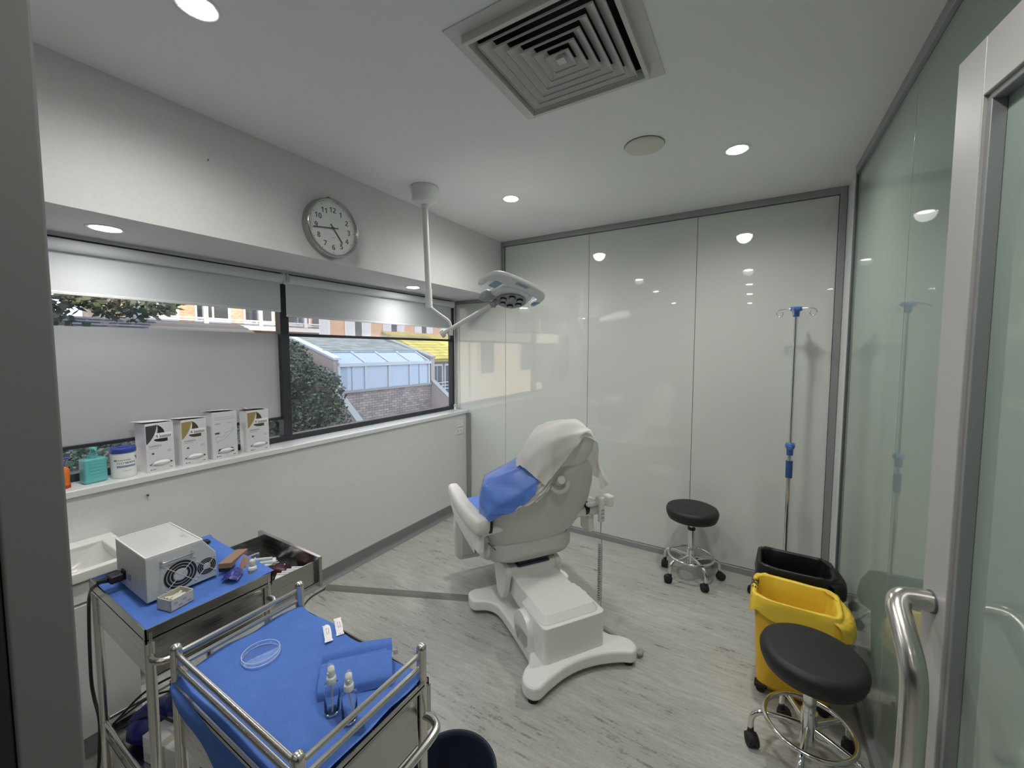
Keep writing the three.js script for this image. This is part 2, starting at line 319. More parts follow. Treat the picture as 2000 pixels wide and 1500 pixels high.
// ---------------------------------------------------------------- lamps in the ceiling
function downlight(x, y, z, label, group, cd = LAMP_CD, spread = 83) {
  const t = thing('downlight', label, 'downlight', [x, y, z], 0, group);
  part(t, 'trim_ring', lathe([[0.044, -0.001], [0.047, -0.003], [0.056, -0.003], [0.06, -0.0015], [0.06, 0], [0.044, 0]], 40), M.plasticWhite);
  part(t, 'led_diffuser', new THREE.CircleGeometry(0.0445, 32).rotateX(Math.PI / 2).translate(0, -0.004, 0), std({ color: 0xffffff, emissive: lin(1, 0.99, 0.96), emissiveIntensity: 45, roughness: 0.6 }));
  const l = new THREE.SpotLight(lin(1, 0.985, 0.95), cd, 0, spread * R, 1, 2); l.position.set(0, -0.012, 0); l.target.position.set(0, -1, 0);
  l.castShadow = true; l.shadow.radius = 3; l.shadow.mapSize.set(1024, 1024); t.add(l, l.target); return t;
}
downlight(-1.41, CEIL, -0.58, 'bright round downlight in the ceiling above the trolleys');
downlight(-1.395, CEIL, -2.3, 'bright round downlight in the ceiling beside the surgical lamp pole');
downlight(-0.107, CEIL, -2.326, 'bright round downlight in the ceiling near the waste bins');
downlight(-0.1, CEIL, -0.58, 'bright round downlight in the ceiling above the doorway');
downlight(-2.25, 2.05, -0.57, 'downlight in the bulkhead soffit over the glove boxes', undefined, LAMP_CD * 0.22, 88);
downlight(-2.28, 2.05, -2.3, 'downlight in the bulkhead soffit behind the lamp pole', undefined, LAMP_CD * 0.22, 88);
for (const [x, z] of [[-1.44, 0.7], [-0.1, 0.66], [-0.11, 1.84], [-0.115, 3.4], [1.0, 2.2], [1.0, 3.24], [-1.47, 2.6]]) downlight(x, CEIL, z, 'round downlight in the corridor ceiling outside the glazed partition', 'corridor downlights', LAMP_CD * 0.14);

// ---------------------------------------------------------------- ceiling fittings
{
  const v = thing('air_diffuser', 'square white ceiling air diffuser with nested louvres', 'air vent', [-0.585, CEIL, -1.29]);
  const sqRing = (h0, y0, h1, y1) => { // sloped square collar between half sizes
    const p = [], idx = []; const c = [[1, 1], [-1, 1], [-1, -1], [1, -1]];
    for (let k = 0; k < 4; k++) { const [a, b] = c[k], [d, e] = c[(k + 1) % 4], o = p.length / 3; p.push(a * h0, y0, b * h0, d * h0, y0, e * h0, d * h1, y1, e * h1, a * h1, y1, b * h1); idx.push(o, o + 1, o + 2, o, o + 2, o + 3); }
    const g = new THREE.BufferGeometry(); g.setAttribute('position', new THREE.Float32BufferAttribute(p, 3)); g.setIndex(idx); g.computeVertexNormals(); return g;
  };
  const two = M.ventWhite = std({ color: lin(0.62, 0.62, 0.6), roughness: 0.45, side: THREE.DoubleSide });
  part(v, 'flange', [sqRing(0.236, -0.004, 0.278, -0.004), sqRing(0.278, -0.004, 0.278, 0.0), sqRing(0.236, -0.03, 0.236, -0.004), sqRing(0.236, -0.03, 0.222, -0.03), sqRing(0.222, -0.03, 0.212, 0.0)], two);
  for (let k = 0; k < 6; k++) { const h = 0.2 - k * 0.0318; part(v, 'louvre', [sqRing(h, -0.023, h - 0.033, 0.0), sqRing(h, -0.03, h, -0.023), sqRing(h - 0.0015, -0.03, h, -0.03), sqRing(h - 0.0015, -0.03, h - 0.0015, -0.0245), sqRing(h - 0.0015, -0.0245, h - 0.035, -0.002), sqRing(h - 0.033, 0, h - 0.035, -0.002)], two); }
  part(v, 'centre_plate', [sqRing(0.014, -0.026, 0.0001, -0.026), sqRing(0.014, -0.026, 0.004, 0.01)], two);
  part(v, 'duct_box', [ext(-0.236, 0.236, 0.2, 0.21, -0.236, 0.236), ext(-0.236, -0.2305, 0.0, 0.2, -0.236, 0.236), ext(0.2305, 0.236, 0, 0.2, -0.236, 0.236), ext(-0.236, 0.236, 0, 0.2, -0.236, -0.2305), ext(-0.236, 0.236, 0, 0.2, 0.2305, 0.236)], M.aluDark);
  const s = thing('ceiling_disc', 'plain cream round cover plate on the ceiling', 'cover plate', [-0.49, CEIL, -2.05]);
  part(s, 'cover', lathe([[0, -0.012], [0.07, -0.012], [0.088, -0.008], [0.094, 0], [0, 0]], 40), std({ color: lin(0.66, 0.65, 0.56), roughness: 0.5 }));
}

// ---------------------------------------------------------------- wall clock
{
  const k = thing('wall_clock', 'round steel wall clock with white dial and black numerals', 'clock', [-2.02, 2.224, -1.412]);
  const spin = (g) => g.rotateZ(-Math.PI / 2); // lathe axis to +x
  part(k, 'case', spin(lathe([[0.158, 0], [0.158, 0.02], [0.155, 0.042], [0.149, 0.048], [0.143, 0.046], [0.14, 0.03], [0.0, 0.03], [0, 0]], 64)), std({ color: lin(0.42, 0.41, 0.4), metalness: 0.9, roughness: 0.22 }));
  const dial = canvasTex(1024, 1024, (x) => {
    x.fillStyle = '#e6e8e6'; x.fillRect(0, 0, 1024, 1024); x.fillStyle = '#17191a'; x.strokeStyle = '#17191a'; x.textAlign = 'center'; x.textBaseline = 'middle'; x.font = 'bold 138px sans-serif';
    for (let n = 1; n <= 12; n++) { const t = n / 12 * 2 * Math.PI; x.fillText(String(n), 512 + 362 * Math.sin(t), 520 - 362 * Math.cos(t)); }
    x.lineWidth = 7; for (let n = 0; n < 60; n++) { const t = n / 60 * 2 * Math.PI, a = n % 5 ? 478 : 462; x.beginPath(); x.moveTo(512 + a * Math.sin(t), 512 - a * Math.cos(t)); x.lineTo(512 + 492 * Math.sin(t), 512 - 492 * Math.cos(t)); x.lineWidth = n % 5 ? 4 : 10; x.stroke(); }
    x.fillRect(476, 690, 72, 6);
  });
  part(k, 'dial', new THREE.CircleGeometry(0.14, 64).rotateY(Math.PI / 2).translate(0.0312, 0, 0), std({ map: dial, roughness: 0.7 }));
  // local: +z is left of the dial seen from the room, y up. clock angle t: dir = (0, cos t, -sin t)
  const hand = (t, a, b, w, x) => { const d = [0, Math.cos(t), -Math.sin(t)]; const g = rbox(0.0015, b - a, w, 0.0005, 0, (a + b) / 2, 0); g.rotateX(-t); return g.translate(x, 0, 0); };
  part(k, 'hour_hand', hand((4 + 43.5 / 60) / 12 * 2 * Math.PI, -0.025, 0.088, 0.0075, 0.034), M.black);
  part(k, 'minute_hand', hand(43.5 / 60 * 2 * Math.PI, -0.03, 0.122, 0.006, 0.0365), M.black);
  part(k, 'hub', new THREE.CylinderGeometry(0.006, 0.006, 0.008, 16).rotateZ(Math.PI / 2).translate(0.036, 0, 0), M.black);
  part(k, 'cover_glass', new THREE.CylinderGeometry(0.1425, 0.1425, 0.002, 48).rotateZ(Math.PI / 2).translate(0.0455, 0, 0), M.glass);
  part(k, 'hanger', rbox(0.01, 0.012, 0.02, 0.002, 0.005, 0.163, 0.004), M.black);
}

// ---------------------------------------------------------------- surgical lamp
{
  const t = thing('surgical_lamp', 'white ceiling mounted examination lamp with jointed arm and six lenses', 'lamp', [-1.755, CEIL, -1.88]);
  const o = [1.755, -CEIL, 1.88], P = (x, y, z) => [x + o[0], y + o[1], z + o[2]];
  part(t, 'ceiling_rose', lathe([[0, 0], [0.085, 0], [0.085, -0.006], [0.079, -0.008], [0.075, -0.075], [0.045, -0.098], [0.024, -0.1], [0, -0.1]], 40), M.whitePaint);
  part(t, 'collar', cyl(0.022, 0.022, 0.03, 0, -0.125, 0), M.plasticWhite);
  part(t, 'pole', rod(P(-1.755, 2.45, -1.88), P(-1.742, 1.83, -1.893), 0.0185, 0.0185, 20), M.plasticWhite);
  part(t, 'pole_sleeve', rod(P(-1.7445, 1.94, -1.8905), P(-1.742, 1.825, -1.893), 0.0215, 0.0215, 20), M.plasticWhite);
  part(t, 'elbow_arm', tube([P(-1.742, 1.838, -1.893), P(-1.70, 1.80, -1.915), P(-1.645, 1.752, -1.95), P(-1.628, 1.725, -1.957), P(-1.622, 1.66, -1.957)], 0.0085, 40), M.plasticWhite);
  part(t, 'joint_knob', [rod(P(-1.675, 1.66, -1.924), P(-1.658, 1.672, -1.935), 0.025, 0.025, 24), rod(P(-1.622, 1.69, -1.957), P(-1.622, 1.655, -1.957), 0.013)], M.plasticWhite);
  part(t, 'boom', [rod(P(-1.66, 1.67, -1.934), P(-1.41, 1.845, -2.096), 0.0135, 0.0135, 16)], M.plasticWhite);
  part(t, 'boom_end', [rod(P(-1.418, 1.84, -2.09), P(-1.395, 1.856, -2.106), 0.017, 0.017), rod(P(-1.4, 1.83, -2.1), P(-1.39, 1.87, -2.115), 0.012)], M.lampGrey);
  // head in its own plane: e1 along the bar, e2 from the lenses to the bar, n out of the lens face
  const e1 = V(0.353, -0.242, -0.904).normalize(), n = V(0.145, -0.94, 0.309).normalize(), e2 = new THREE.Vector3().crossVectors(n, e1).normalize();
  const mat = new THREE.Matrix4().makeBasis(e1, e2, n).setPosition(...P(-1.31, 1.887, -2.163));
  const put = (g) => { g.applyMatrix4(mat); return g; };
  part(t, 'handlebar', put(extrude(smoothShape([[-0.262, 0.02], [-0.27, 0.09], [-0.268, 0.145], [-0.245, 0.182], [-0.19, 0.205], [-0.06, 0.214], [0.06, 0.204], [0.115, 0.182], [0.15, 0.142], [0.165, 0.1], [0.172, 0.025], [0.155, 0.012], [0.139, 0.03], [0.132, 0.085], [0.1, 0.112], [0, 0.115], [-0.12, 0.11], [-0.205, 0.115], [-0.232, 0.085], [-0.234, 0.02], [-0.248, 0.005]]), 0.026, 0.009, 3).translate(0, 0, -0.016)), M.plasticWhite);
  part(t, 'housing', put(extrude(smoothShape([[0.11, 0.03], [0.11, -0.03], [0.096, -0.085], [0.06, -0.115], [0.0, -0.12], [-0.06, -0.115], [-0.115, -0.1], [-0.14, -0.05], [-0.145, 0.02], [-0.14, 0.09], [-0.08, 0.13], [0, 0.14], [0.07, 0.12]]), 0.045, 0.016, 3).translate(0, 0, -0.03)), M.plasticWhite);
  part(t, 'lens_plate', put(new THREE.CylinderGeometry(0.094, 0.082, 0.01, 40).rotateX(Math.PI / 2).translate(0, 0, 0.018)), M.lampGrey);
  for (let i = 0; i < 6; i++) { const a = i / 6 * 2 * Math.PI + 0.05, cx = 0.0583 * Math.cos(a), cy = 0.0583 * Math.sin(a); const l = part(t, 'lens', put(new THREE.CylinderGeometry(0.0205, 0.0205, 0.012, 24).rotateX(Math.PI / 2).translate(cx, cy, 0.026)), M.black, 'dark round lamp lens'); part(l, 'reflector', put(new THREE.CylinderGeometry(0.016, 0.016, 0.003, 20).rotateX(Math.PI / 2).translate(cx, cy, 0.0325)), M.lampGrey); }
  part(t, 'grip', put(rbox(0.034, 0.07, 0.036, 0.014, 0.152, 0.06, -0.004)), M.lampBlue, 'pale blue grip');
  part(t, 'grip', put(rbox(0.034, 0.07, 0.036, 0.014, -0.25, 0.06, -0.004)), M.plasticWhite);
  part(t, 'side_pad', put(rbox(0.05, 0.075, 0.012, 0.005, -0.185, 0.08, 0.006)), M.lampBlue, 'pale blue pad');
  part(t, 'control_panel', put(rbox(0.085, 0.024, 0.006, 0.003, -0.066, 0.18, 0.011)), M.lampBlue, 'pale blue control panel');
  part(t, 'swivel', put(rbox(0.075, 0.1, 0.05, 0.02, -0.135, -0.07, 0.006)), M.lampGrey);
  part(t, 'neck', [rod(P(-1.395, 1.856, -2.106), P(-1.36, 1.89, -2.14), 0.02, 0.016), ball(0.026, ...P(-1.365, 1.888, -2.135))], M.lampGrey);
}

// ---------------------------------------------------------------- treatment chair (local x = across, y = up, -z = towards the foot end)
{
  const t = thing('treatment_chair', 'white powered treatment chair seen from behind with armrests and leg rest', 'treatment chair', [-0.64, 0, -1.734], 55.1 * R);
  const L = (a, y, b) => [b, y, -a];
  // base: outline in (b, a), lying flat
  const flat = (pts, h, bev, y) => extrude(smoothShape(pts), h, bev, 3).rotateX(-Math.PI / 2).translate(0, y, 0); // shape y -> -z
  const half = [[-0.27, -0.045], [-0.31, -0.02], [-0.315, 0.03], [-0.285, 0.075], [-0.235, 0.12], [-0.215, 0.2], [-0.215, 0.45], [-0.225, 0.56], [-0.265, 0.62], [-0.33, 0.65], [-0.345, 0.69], [-0.335, 0.75], [-0.29, 0.77], [-0.2, 0.765]];
  const out = [...half, ...half.slice().reverse().map(([b, a]) => [-b - 0.015, a]), [0.2, -0.02], [0.1, 0.01], [0, 0.02], [-0.1, 0.01], [-0.2, -0.02]];
  part(t, 'base', flat(out, 0.065, 0.014, 0.025), M.chair);
  for (const [a, b] of [[0.0, -0.275], [0.0, 0.26], [0.71, -0.3], [0.71, 0.285]]) part(t, 'foot', cyl(0.024, 0.02, 0.03, b, 0, -a), M.rubber);
  // pedestal
  const rrect = (x0, x1, a0, a1, r) => { const q = new THREE.Shape(); q.moveTo(x0 + r, a0); q.lineTo(x1 - r, a0); q.quadraticCurveTo(x1, a0, x1, a0 + r); q.lineTo(x1, a1 - r); q.quadraticCurveTo(x1, a1, x1 - r, a1); q.lineTo(x0 + r, a1); q.quadraticCurveTo(x0, a1, x0, a1 - r); q.lineTo(x0, a0 + r); q.quadraticCurveTo(x0, a0, x0 + r, a0); return q; };
  const up = (g, y) => g.rotateX(-Math.PI / 2).translate(0, y, 0);
  part(t, 'pedestal', up(extrude(rrect(-0.195, 0.155, 0.05, 0.3, 0.03), 0.19, 0.004, 2), 0.075), M.chair);
  part(t, 'pedestal_lid', up(new THREE.ExtrudeGeometry(rrect(-0.165, 0.115, 0.095, 0.28, 0.02), { depth: 0.006, bevelEnabled: true, bevelThickness: 0.03, bevelSize: 0.026, bevelSegments: 1, curveSegments: 8 }), 0.262), M.chair);
  part(t, 'lift_arm', extrude([[-0.1, 0.19], [-0.1, 0.298], [-0.55, 0.302], [-0.58, 0.28], [-0.56, 0.19], [-0.4, 0.17]], 0.272, 0.008, 2).rotateY(-Math.PI / 2).translate(0.104, 0, 0), M.chair);
  part(t, 'pivot_drum', [new THREE.CylinderGeometry(0.085, 0.085, 0.06, 32).rotateZ(Math.PI / 2).translate(-0.195, 0.165, -0.235), rbox(0.06, 0.1, 0.17, 0.01, -0.195, 0.13, -0.235)], M.chair);
  part(t, 'yoke', [rext(-0.2, 0.135, 0.285, 0.345, -0.63, -0.47, 0.014)], M.chair);
  for (const [b, s] of [[-0.205, 1], [0.115, 1]]) { const c = smoothShape([[-0.085, 0.06], [0.085, 0.06], [0.08, -0.03], [0.035, -0.13], [-0.035, -0.13], [-0.08, -0.03]]); part(t, 'yoke_cheek', extrude(c, 0.035, 0.008, 2).rotateY(Math.PI / 2).translate(b - 0.005, 0.283, -0.55), M.chair); }
  part(t, 'seam_strip', rext(-0.16, 0.1, 0.296, 0.2985, -0.4695, -0.4665, 0.001), M.black);
  part(t, 'bellows', [0, 1, 2, 3, 4].map((i) => rbox(0.2 - (i % 2) * 0.012, 0.014, 0.14 - (i % 2) * 0.012, 0.004, -0.035, 0.352 + i * 0.013, -0.53)), M.navy, 'dark navy concertina cover');
  // seat
  part(t, 'seat_pan', loft([[0.44, 0.2, 0.05], [0.5, 0.26, 0.07], [0.75, 0.28, 0.07], [1.0, 0.27, 0.055], [1.06, 0.23, 0.04]].map(([a, w, h]) => ring(w, h, 28, 0.5).map(([x, y]) => [x - 0.03, y + 0.44, -a]))), M.chairShell);
  part(t, 'seat_cushion', loft([[0.46, 0.2, 0.03], [0.52, 0.255, 0.05], [0.75, 0.27, 0.05], [1.0, 0.265, 0.045], [1.06, 0.22, 0.03]].map(([a, w, h]) => ring(w, h, 28, 0.6).map(([x, y]) => [x - 0.03, y + 0.51, -a]))), M.vinyl);
  // backrest: rings along the tilted back line, outer shell and cushion
  const line = [[0.6, 0.4, 0.13, 0.03], [0.575, 0.425, 0.19, 0.05], [0.53, 0.5, 0.25, 0.062], [0.46, 0.62, 0.292, 0.07], [0.4, 0.74, 0.305, 0.072], [0.345, 0.85, 0.27, 0.066, 0.02], [0.305, 0.93, 0.205, 0.055, 0.06], [0.285, 0.985, 0.145, 0.04, 0.065], [0.275, 1.01, 0.08, 0.02, 0.065]];
  const tilt = 0.46; // lean of the back, radians
  part(t, 'back_shell', loft(line.map(([a, y, w, h, c = 0]) => ring(w, h, 36, 0.62).map(([x, d]) => { const bow = d < 0 ? 0 : 0.02 * (1 - (x / w) ** 2) * (h / 0.07); return [x - 0.03 + c, y + (d + bow) * Math.sin(tilt) * -1, -a + (d + bow) * Math.cos(tilt)]; }))), M.chairShell);
  part(t, 'back_cushion', loft(line.slice(1, 8).map(([a, y, w, h, c = 0]) => ring(w * 0.96, h * 0.8, 32, 0.62).map(([x, d]) => [x - 0.03 + c, y + 0.03 - d * Math.sin(tilt), -a - 0.07 + d * Math.cos(tilt)]))), M.vinyl);
  part(t, 'tilt_seam', tube([[-0.29, 0.53, -0.47], [-0.2, 0.44, -0.51], [-0.06, 0.405, -0.53], [0.1, 0.43, -0.52], [0.21, 0.51, -0.475]].map(([x, y, z]) => [x - 0.03, y, z + 0.02]), 0.0025, 40, false, 6), M.black);
  // headrest adjuster knob in a round dish
  const kx = 0.0, ky = 0.893, kz = -0.262;
  part(t, 'adjuster_dish', new THREE.TorusGeometry(0.055, 0.012, 12, 36).rotateX(-tilt).translate(kx, ky - 0.012, kz + 0.004), M.chairShell);
  part(t, 'adjuster_knob', new THREE.CylinderGeometry(0.022, 0.025, 0.03, 24).rotateX(Math.PI / 2 - tilt).translate(kx, ky, kz + 0.022), M.chair);
  // headrest
  const hr = [[0.285, 0.955, 0.085, 0.018], [0.27, 0.975, 0.122, 0.035], [0.24, 1.04, 0.142, 0.045], [0.215, 1.1, 0.138, 0.045], [0.198, 1.15, 0.11, 0.035], [0.19, 1.172, 0.07, 0.018]];
  part(t, 'headrest', loft(hr.map(([a, y, w, h]) => ring(w, h, 32, 0.7).map(([x, d]) => [x + 0.045, y - d * 0.35, -a + d * 0.93]))), M.chair);
  part(t, 'headrest_post', rod([0.02, 0.9, -0.3], [0.03, 1.0, -0.262], 0.02), M.chrome);
  // armrests
  for (const s of [-1, 1]) {
    const bx = s < 0 ? -0.375 : 0.315, up = s < 0 ? 0 : -0.01;
    part(t, 'armrest', loft([[0.36, 0.03, 0.032, 0.66], [0.375, 0.042, 0.045, 0.66], [0.5, 0.045, 0.048, 0.645], [0.7, 0.043, 0.046, 0.64], [0.85, 0.042, 0.044, 0.665], [0.93, 0.036, 0.036, 0.68], [0.955, 0.02, 0.02, 0.682]].map(([a, w, h, y]) => ring(w, h, 24, 0.7).map(([x, d]) => [x + bx, d + y + up, -a]))), M.vinyl);
    part(t, 'arm_bracket', [rext(bx - 0.018, bx + 0.018, 0.5 + up, 0.63 + up, -0.5, -0.4, 0.012), rod([bx, 0.62, -0.42], [bx - s * 0.12, 0.63, -0.42], 0.035, 0.035, 20)], M.chair);
    part(t, 'pivot_cap', new THREE.CylinderGeometry(0.042, 0.042, 0.014, 28).rotateZ(Math.PI / 2).translate(bx - s * 0.045, 0.645, -0.41), M.black);
  }
  part(t, 'side_cover', loft([[0.5, 0.03, 0.05], [0.56, 0.04, 0.065], [0.8, 0.04, 0.055], [0.98, 0.03, 0.04]].map(([a, w, h]) => ring(w, h, 20, 0.6).map(([x, y]) => [x - 0.29, y + 0.455, -a]))), M.chair);
  // leg rest, hanging
  part(t, 'leg_rest', loft([[1.06, 0.48, 0.27, 0.03], [1.07, 0.45, 0.31, 0.035], [1.085, 0.3, 0.315, 0.035], [1.1, 0.15, 0.3, 0.035], [1.105, 0.115, 0.27, 0.02]].map(([a, y, w, h]) => ring(w, h, 28, 0.5).map(([x, d]) => [x - 0.02, y, -a + d]))), M.chair);
  part(t, 'leg_rest_back', rext(-0.29, 0.25, 0.16, 0.42, -1.062, -1.042, 0.008), M.chairShell);
  // hose along the right foot
  part(t, 'hose', tube([L(0.3, 0.09, 0.17), L(0.26, 0.05, 0.24), L(0.16, 0.02, 0.3), L(0.05, 0.018, 0.315), L(0.0, 0.018, 0.335), L(0.02, 0.018, 0.36)], 0.012, 50), M.cableGrey);
  part(t, 'cup_ring', new THREE.TorusGeometry(0.03, 0.008, 10, 28).rotateX(Math.PI / 2).translate(0.12, 0.262, -0.225), M.chair);

  // hand controller in its holder, with coiled cord
  const c = thing('hand_controller', 'white hand controller with coiled cord on the treatment chair', 'remote control', [-0.64, 0, -1.734], 55.1 * R);
  part(c, 'holder', [rbox(0.045, 0.065, 0.06, 0.012, 0.385, 0.695, -0.34), rbox(0.12, 0.02, 0.03, 0.006, 0.31, 0.68, -0.36)], M.chair);
  part(c, 'handset', [rbox(0.042, 0.05, 0.045, 0.012, 0.322, 0.705, -0.335), rbox(0.036, 0.115, 0.026, 0.008, 0.325, 0.64, -0.325)], M.plasticWhite);
  for (let i = 0; i < 3; i++) part(c, 'button', rbox(0.02, 0.008, 0.004, 0.0015, 0.325, 0.612 + i * 0.022, -0.3105), M.lampGrey);
  const coil = []; for (let i = 0; i <= 420; i++) { const f = i / 420, a = f * 26 * 2 * Math.PI; coil.push([0.318 - 0.075 * f + 0.011 * Math.cos(a), 0.46 - 0.27 * f, -0.32 + 0.1 * f + 0.011 * Math.sin(a)]); }
  part(c, 'coiled_cord', tube(coil, 0.003, 900, false, 5), M.cableGrey);
  part(c, 'upper_cord', tube([[0.325, 0.585, -0.325], [0.322, 0.52, -0.322], [0.329, 0.46, -0.32]], 0.0028, 20, false, 6), M.cableGrey);
  part(c, 'lower_cord', tube([[0.254, 0.19, -0.22], [0.235, 0.15, -0.205], [0.2, 0.11, -0.2], [0.15, 0.1, -0.22]], 0.0028, 20, false, 6), M.cableGrey);

  // disposable sheets
  const inChair = (name, label, grid, mat, nu, nv, cr = 0.012, straight = false) => { const g = thing(name, label, 'sheet', [-0.64, 0, -1.734], 55.1 * R); part(g, 'cloth', crease(patch(grid.map((r) => r.map(([a, y, b]) => L(a, y, b))), nu, nv, 0.0006, straight), cr), mat); return g; };
  // blue sheet: over the front of the back, round its left edge and onto the shell
  const bs = inChair('chair_sheet', 'shiny blue plastic backed sheet over the chair back', [
    [[0.5, 0.97, -0.12], [0.4, 1.01, -0.12], [0.3, 0.99, -0.125], [0.215, 0.92, -0.14], [0.208, 0.86, -0.16]],
    [[0.53, 0.92, -0.2], [0.45, 0.955, -0.205], [0.35, 0.935, -0.235], [0.25, 0.865, -0.215], [0.235, 0.8, -0.205]],
    [[0.56, 0.87, -0.3], [0.48, 0.885, -0.33], [0.42, 0.86, -0.36], [0.305, 0.79, -0.315], [0.265, 0.755, -0.255]],
    [[0.6, 0.77, -0.3], [0.52, 0.78, -0.345], [0.44, 0.77, -0.375], [0.345, 0.735, -0.355], [0.3, 0.735, -0.3]],
    [[0.62, 0.66, -0.29], [0.54, 0.68, -0.335], [0.46, 0.69, -0.365], [0.38, 0.69, -0.362], [0.35, 0.69, -0.345]]], M.blueSheet, 6, 6, 0.005, true);
  part(bs, 'turned_edge', crease(patch([[[0.215, 0.9, -0.14], [0.2, 0.93, -0.09], [0.195, 0.945, -0.06]], [[0.235, 0.83, -0.19], [0.205, 0.86, -0.12], [0.2, 0.875, -0.085]], [[0.262, 0.765, -0.25], [0.225, 0.8, -0.17], [0.215, 0.82, -0.12]]].map((r) => r.map(([a, y, b]) => L(a, y, b))), 8, 8, 0.001), 0.008), M.whiteSheet, 'white turned over edge of the sheet');
  part(bs, 'arm_flap', patch([[[0.44, 0.67, -0.41], [0.6, 0.66, -0.42], [0.8, 0.68, -0.42], [0.95, 0.69, -0.4]], [[0.44, 0.58, -0.425], [0.6, 0.575, -0.43], [0.8, 0.6, -0.43], [0.97, 0.62, -0.41]], [[0.5, 0.46, -0.41], [0.62, 0.49, -0.42], [0.8, 0.53, -0.425], [0.97, 0.56, -0.41]]].map((r) => r.map(([a, y, b]) => L(a, y, b + 0.03))), 6, 5, 0.001), M.whiteSheet, 'white side of the sheet hanging under the armrest');
  part(bs, 'seat_cover', patch([[[0.55, 0.57, -0.3], [0.8, 0.575, -0.3], [1.05, 0.56, -0.28]], [[0.55, 0.585, 0], [0.8, 0.59, 0], [1.05, 0.57, 0]], [[0.55, 0.57, 0.24], [0.8, 0.575, 0.24], [1.05, 0.56, 0.22]]].map((r) => r.map(([a, y, b]) => L(a, y, b))), 6, 6, 0.002), M.blueSheet);
  // white sheet draped over the headrest: rows from the left hem over the top to the right hem
  inChair('headrest_cover', 'white nonwoven sheet draped over the headrest of the treatment chair', [
    [[0.46, 0.9, -0.16], [0.36, 0.95, -0.19], [0.27, 0.985, -0.205], [0.215, 0.945, -0.165], [0.185, 0.9, -0.12]],
    [[0.42, 1.0, -0.14], [0.33, 1.05, -0.175], [0.25, 1.06, -0.19], [0.185, 1.04, -0.13], [0.165, 0.975, -0.06]],
    [[0.38, 1.1, -0.09], [0.29, 1.15, -0.12], [0.22, 1.15, -0.125], [0.155, 1.11, -0.08], [0.145, 1.06, 0.0]],
    [[0.34, 1.16, 0.0], [0.26, 1.2, -0.02], [0.19, 1.195, -0.02], [0.14, 1.155, 0.005], [0.135, 1.115, 0.045]],
    [[0.35, 1.15, 0.11], [0.27, 1.19, 0.105], [0.2, 1.185, 0.1], [0.15, 1.16, 0.095], [0.138, 1.135, 0.085]],
    [[0.4, 1.05, 0.19], [0.32, 1.1, 0.2], [0.25, 1.1, 0.195], [0.2, 1.09, 0.185], [0.165, 1.085, 0.17]],
    [[0.44, 0.93, 0.24], [0.37, 0.95, 0.27], [0.31, 0.95, 0.275], [0.265, 0.93, 0.255], [0.235, 0.95, 0.225]],
    [[0.47, 0.83, 0.29], [0.4, 0.81, 0.35], [0.335, 0.81, 0.37], [0.3, 0.79, 0.33], [0.28, 0.8, 0.28]]], M.whiteSheet, 7, 6);
}

// ---------------------------------------------------------------- stools
function stool(pos, turn, top, label) {
  const t = thing('stool', label, 'stool', pos, turn);
  part(t, 'seat', lathe([[0, top - 0.088], [0.12, top - 0.088], [0.154, top - 0.08], [0.164, top - 0.055], [0.167, top - 0.03], [0.16, top - 0.012], [0.14, top - 0.003], [0, top]], 56), M.blackVinyl);
  part(t, 'lift_column', [cyl(0.0135, 0.0135, top - 0.3, 0, 0.22, 0), cyl(0.021, 0.021, 0.15, 0, top - 0.31, 0), cyl(0.026, 0.026, 0.12, 0, 0.09, 0)], M.chrome);
  part(t, 'collar', cyl(0.024, 0.024, 0.014, 0, top - 0.165, 0), M.black);
  part(t, 'foot_ring', new THREE.TorusGeometry(0.142, 0.0085, 12, 64).rotateX(Math.PI / 2).translate(0, 0.152, 0), M.chrome);
  for (let i = 0; i < 5; i++) {
    const a = i / 5 * 2 * Math.PI, c = Math.cos(a), s = Math.sin(a), p = (r, y) => [r * c, y, r * s];
    part(t, 'leg', [tube([p(0.02, 0.15), p(0.09, 0.148), p(0.15, 0.142), p(0.178, 0.12), p(0.185, 0.085), p(0.185, 0.06)], 0.0105, 30, false, 12)], M.chrome);
    part(t, 'ring_spoke', rod(p(0.02, 0.12), p(0.142, 0.152), 0.005), M.chrome);
    const cg = []; for (const k of [-1, 1]) { const g = new THREE.CylinderGeometry(0.025, 0.025, 0.017, 24).rotateX(Math.PI / 2).translate(0.012, 0.025, k * 0.0105); cg.push(g); }
    cg.push(new THREE.SphereGeometry(0.0275, 20, 12, 0, Math.PI * 2, 0, Math.PI * 0.55).scale(1, 1, 0.85).translate(0.01, 0.027, 0), cyl(0.012, 0.01, 0.03, 0, 0.045, 0, 14));
    const w = merge(cg); w.rotateY(i * 1.3 + 0.5); w.translate(0.185 * c, 0, 0.185 * s);
    part(t, 'caster', w, M.rubber);
  }
  return t;
}
stool([-0.33, 0, -2.94], 0.32, 0.5, 'round black stool standing by the pale glass back wall');
stool([0.222, 0, -1.8], 0.72, 0.455, 'low round black stool in front of the yellow bin');

